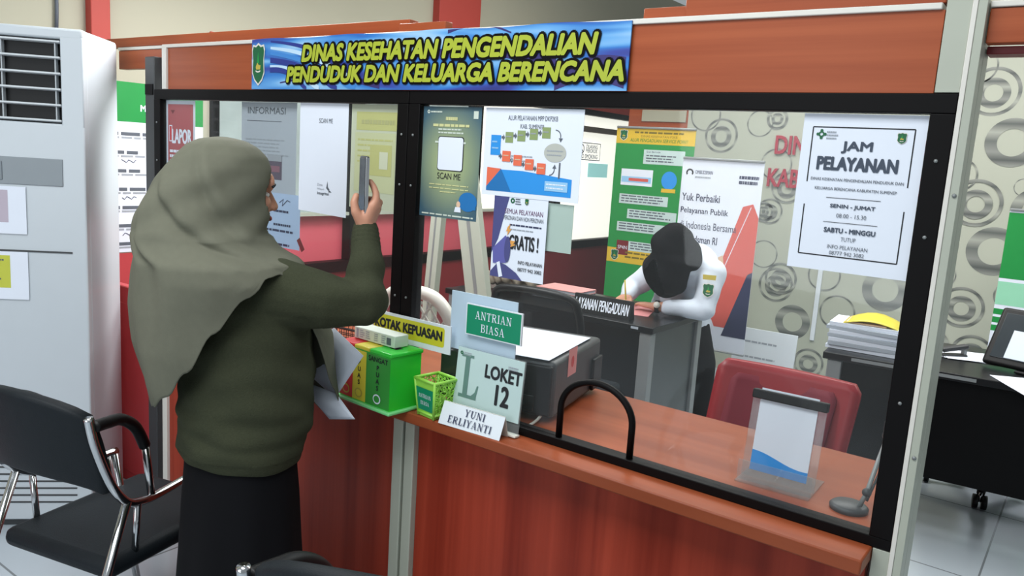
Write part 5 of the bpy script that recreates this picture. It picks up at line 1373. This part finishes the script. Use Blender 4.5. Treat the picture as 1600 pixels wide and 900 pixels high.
def chand(m_, W0, d, curl):
    d = d.normalized(); up = Vector((0, 0, 1)); sd2 = d.cross(up).normalized()
    def q(a, b, c): return W0+d*a+sd2*b+up*c
    for c in (.026, .009, -.008, -.024): m_.capsule(q(0, c*.5, 0), q(.075, c, 0), .017, .012, SKIN, 12)
    for i, c in enumerate((.028, .009, -.009, -.026)):
        L = (.068, .076, .07, .055)[i]
        m_.chain([q(.075, c, 0), q(.075+L*.45, c, .004-curl*.01), q(.075+L*.75, c, -curl*.022), q(.075+L*.8, c, -curl*.036)], [.011, .0095, .0088, .0075], SKIN, 10)
    m_.chain([q(.02, .028, 0), q(.055, .05, -.006), q(.085, .046, -.014)], [.014, .011, .0085], SKIN, 10)
chand(m, WLc, Vector((-.8, .25, -.03)), .3); chand(m, WRc, Vector((.25, -.5, -.05)), .5)
remesh(m, 'body', [SKIN], .006, 3, cl)
for s_ in (-1, 1):
    b = MB(); b.blob((s_*.031, .078, .006), (.012, .009, .008), EYEW, MC); b.blob((s_*.031, .086, .004), (.006, .003, .006), INK, MC); b.build('eye', cl)
m = MB(); m.capsule(PEL+Vector((0, .0, -.05)), CH, .145, .145, SHIRT); m.capsule(CH, NK+Vector((0, 0, -.04)), .13, .08, SHIRT); m.capsule(SRc, SLc, .075, .075, SHIRT); m.chain([SLc, ELc], [.075, .056], SHIRT); m.chain([ELc, WLc+(ELc-WLc).normalized()*.065], [.058, .04], SHIRT)
m.chain([SRc, ERc, WRc+(ERc-WRc).normalized()*.015], [.08, .06, .04], SHIRT)
m.loft([ell(-.285, .25, .60, .185, .145, 32), ell(-.28, .25, .74, .175, .145, 32), ell(-.23, .17, .88, .16, .13, 32)], SHIRT)
remesh(m, 'shirt', [SHIRT], .009, 4, cl, lambda c, n2: c+n2*(.0025*math.sin(c.z*55+c.x*30)*math.sin(c.y*40)))
m = MB()
for s_ in (-1, 1): m.chain([PEL+Vector((s_*.06, -.01, -.04)), (s_*.065-.19, .25, .42), (s_*.065-.19, .27, .07)], [.10, .085, .08], SKIRT)
remesh(m, 'trousers', [SKIRT], .01, 3, cl)
m = MB()
for s_ in (-1, 1): m.capsule((s_*.07-.19, .29, .035), (s_*.075-.19, .12, .032), .04, .034, BLACKP)
m.build('shoes', cl)
# veil: head shell, chest drape
m = MB(); m.blob((0, -.02, .02), (.105, .118, .115), BLACKC, MC); m.blob((0, -.03, -.06), (.11, .10, .11), BLACKC, MC)
m.capsule(HD+Vector((.0, .03, -.02)), CH+Vector((-.06, -.02, .02)), .115, .15, BLACKC); m.chain([HD+Vector((-.01, -.01, -.06)), HD+Vector((-.02, -.01, -.11)), HD+Vector((-.02, .02, -.15))], [.115, .125, .105], BLACKC)
def vcl(c, n2):
    return c+n2*(.006*math.sin(c.z*40+c.x*25)+.003*math.sin(c.x*70-c.y*50))
vv = remesh(m, 'veil', [BLACKC], .008, 5, cl, vcl)
# open the veil at the face
bmv = bmesh.new(); bmv.from_mesh(vv.data); MI = MC.inverted(); kill = []
for f in bmv.faces:
    l = MI @ f.calc_center_median()
    if l.y > .05 and (l.x/.062)**2+((l.z+.02)/.085)**2 < 1: kill.append(f)
bmesh.ops.delete(bmv, geom=kill, context='FACES'); bmv.to_mesh(vv.data); bmv.free()
# sleeve badges, watch, pen
m = MB(); T5 = xf(SLc.lerp(ELc, .42)+Vector((.03, -.078, 0)), (math.radians(-14), 0, math.radians(22)))
crest(m, 0, 0, .06, .075, 4, None, T5); m.build('sleeve_crest', cl)
m = MB(); m.prism([(-.032, .055), (.032, .055), (.034, .08), (-.034, .08)], -.003, .0, GOLD, T5); m.build('sleeve_tab', cl)
m = MB(); wd_ = (WLc-ELc).normalized(); c = WLc-wd_*.012
m.tube([c-wd_*.01, c+wd_*.01], .034, BLACKP, 16); wt = m.build('wrist_watch', cl)
m = MB(); m.tube([c+Vector((.01, -.03, .014)), c+Vector((.012, -.036, .016))], .017, WHITEP2, 16); m.build('watch_dial', wt)
pn = thing('pen', 'gold coloured pen in the clerk writing hand', 'pen', Vector((-1.62, 2.36, 0))+WRc+Vector((.045, -.09, -.046)), 0)
m = MB(); m.tube([(0, 0, .0), (.005, -.003, .012), (-.02, .02, .10), (-.032, .03, .145)], [.001, .0045, .0048, .0045], GOLD, 10); m.build('barrel', pn)
m = MB(); m.box((-.11, -.15, 0), (.11, .15, .003), PINKT)
tag(place(m.build('form_sheet'), (-1.98, 2.17, .743), (0, 0, .3)), 'pinkish form under the clerk writing hand', 'paper')
bpy.context.view_layer.update()
# second chair: its arm tip meets the sight line at the bottom of the picture
c2.rotation_euler = (0, 0, math.radians(24))
a0 = Euler((0, 0, math.radians(24))).to_matrix() @ Vector((-.213, -.104, .838)); a1 = PZ(380, 885, .838)
c2.location = (a1.x-a0.x, a1.y-a0.y, 0)
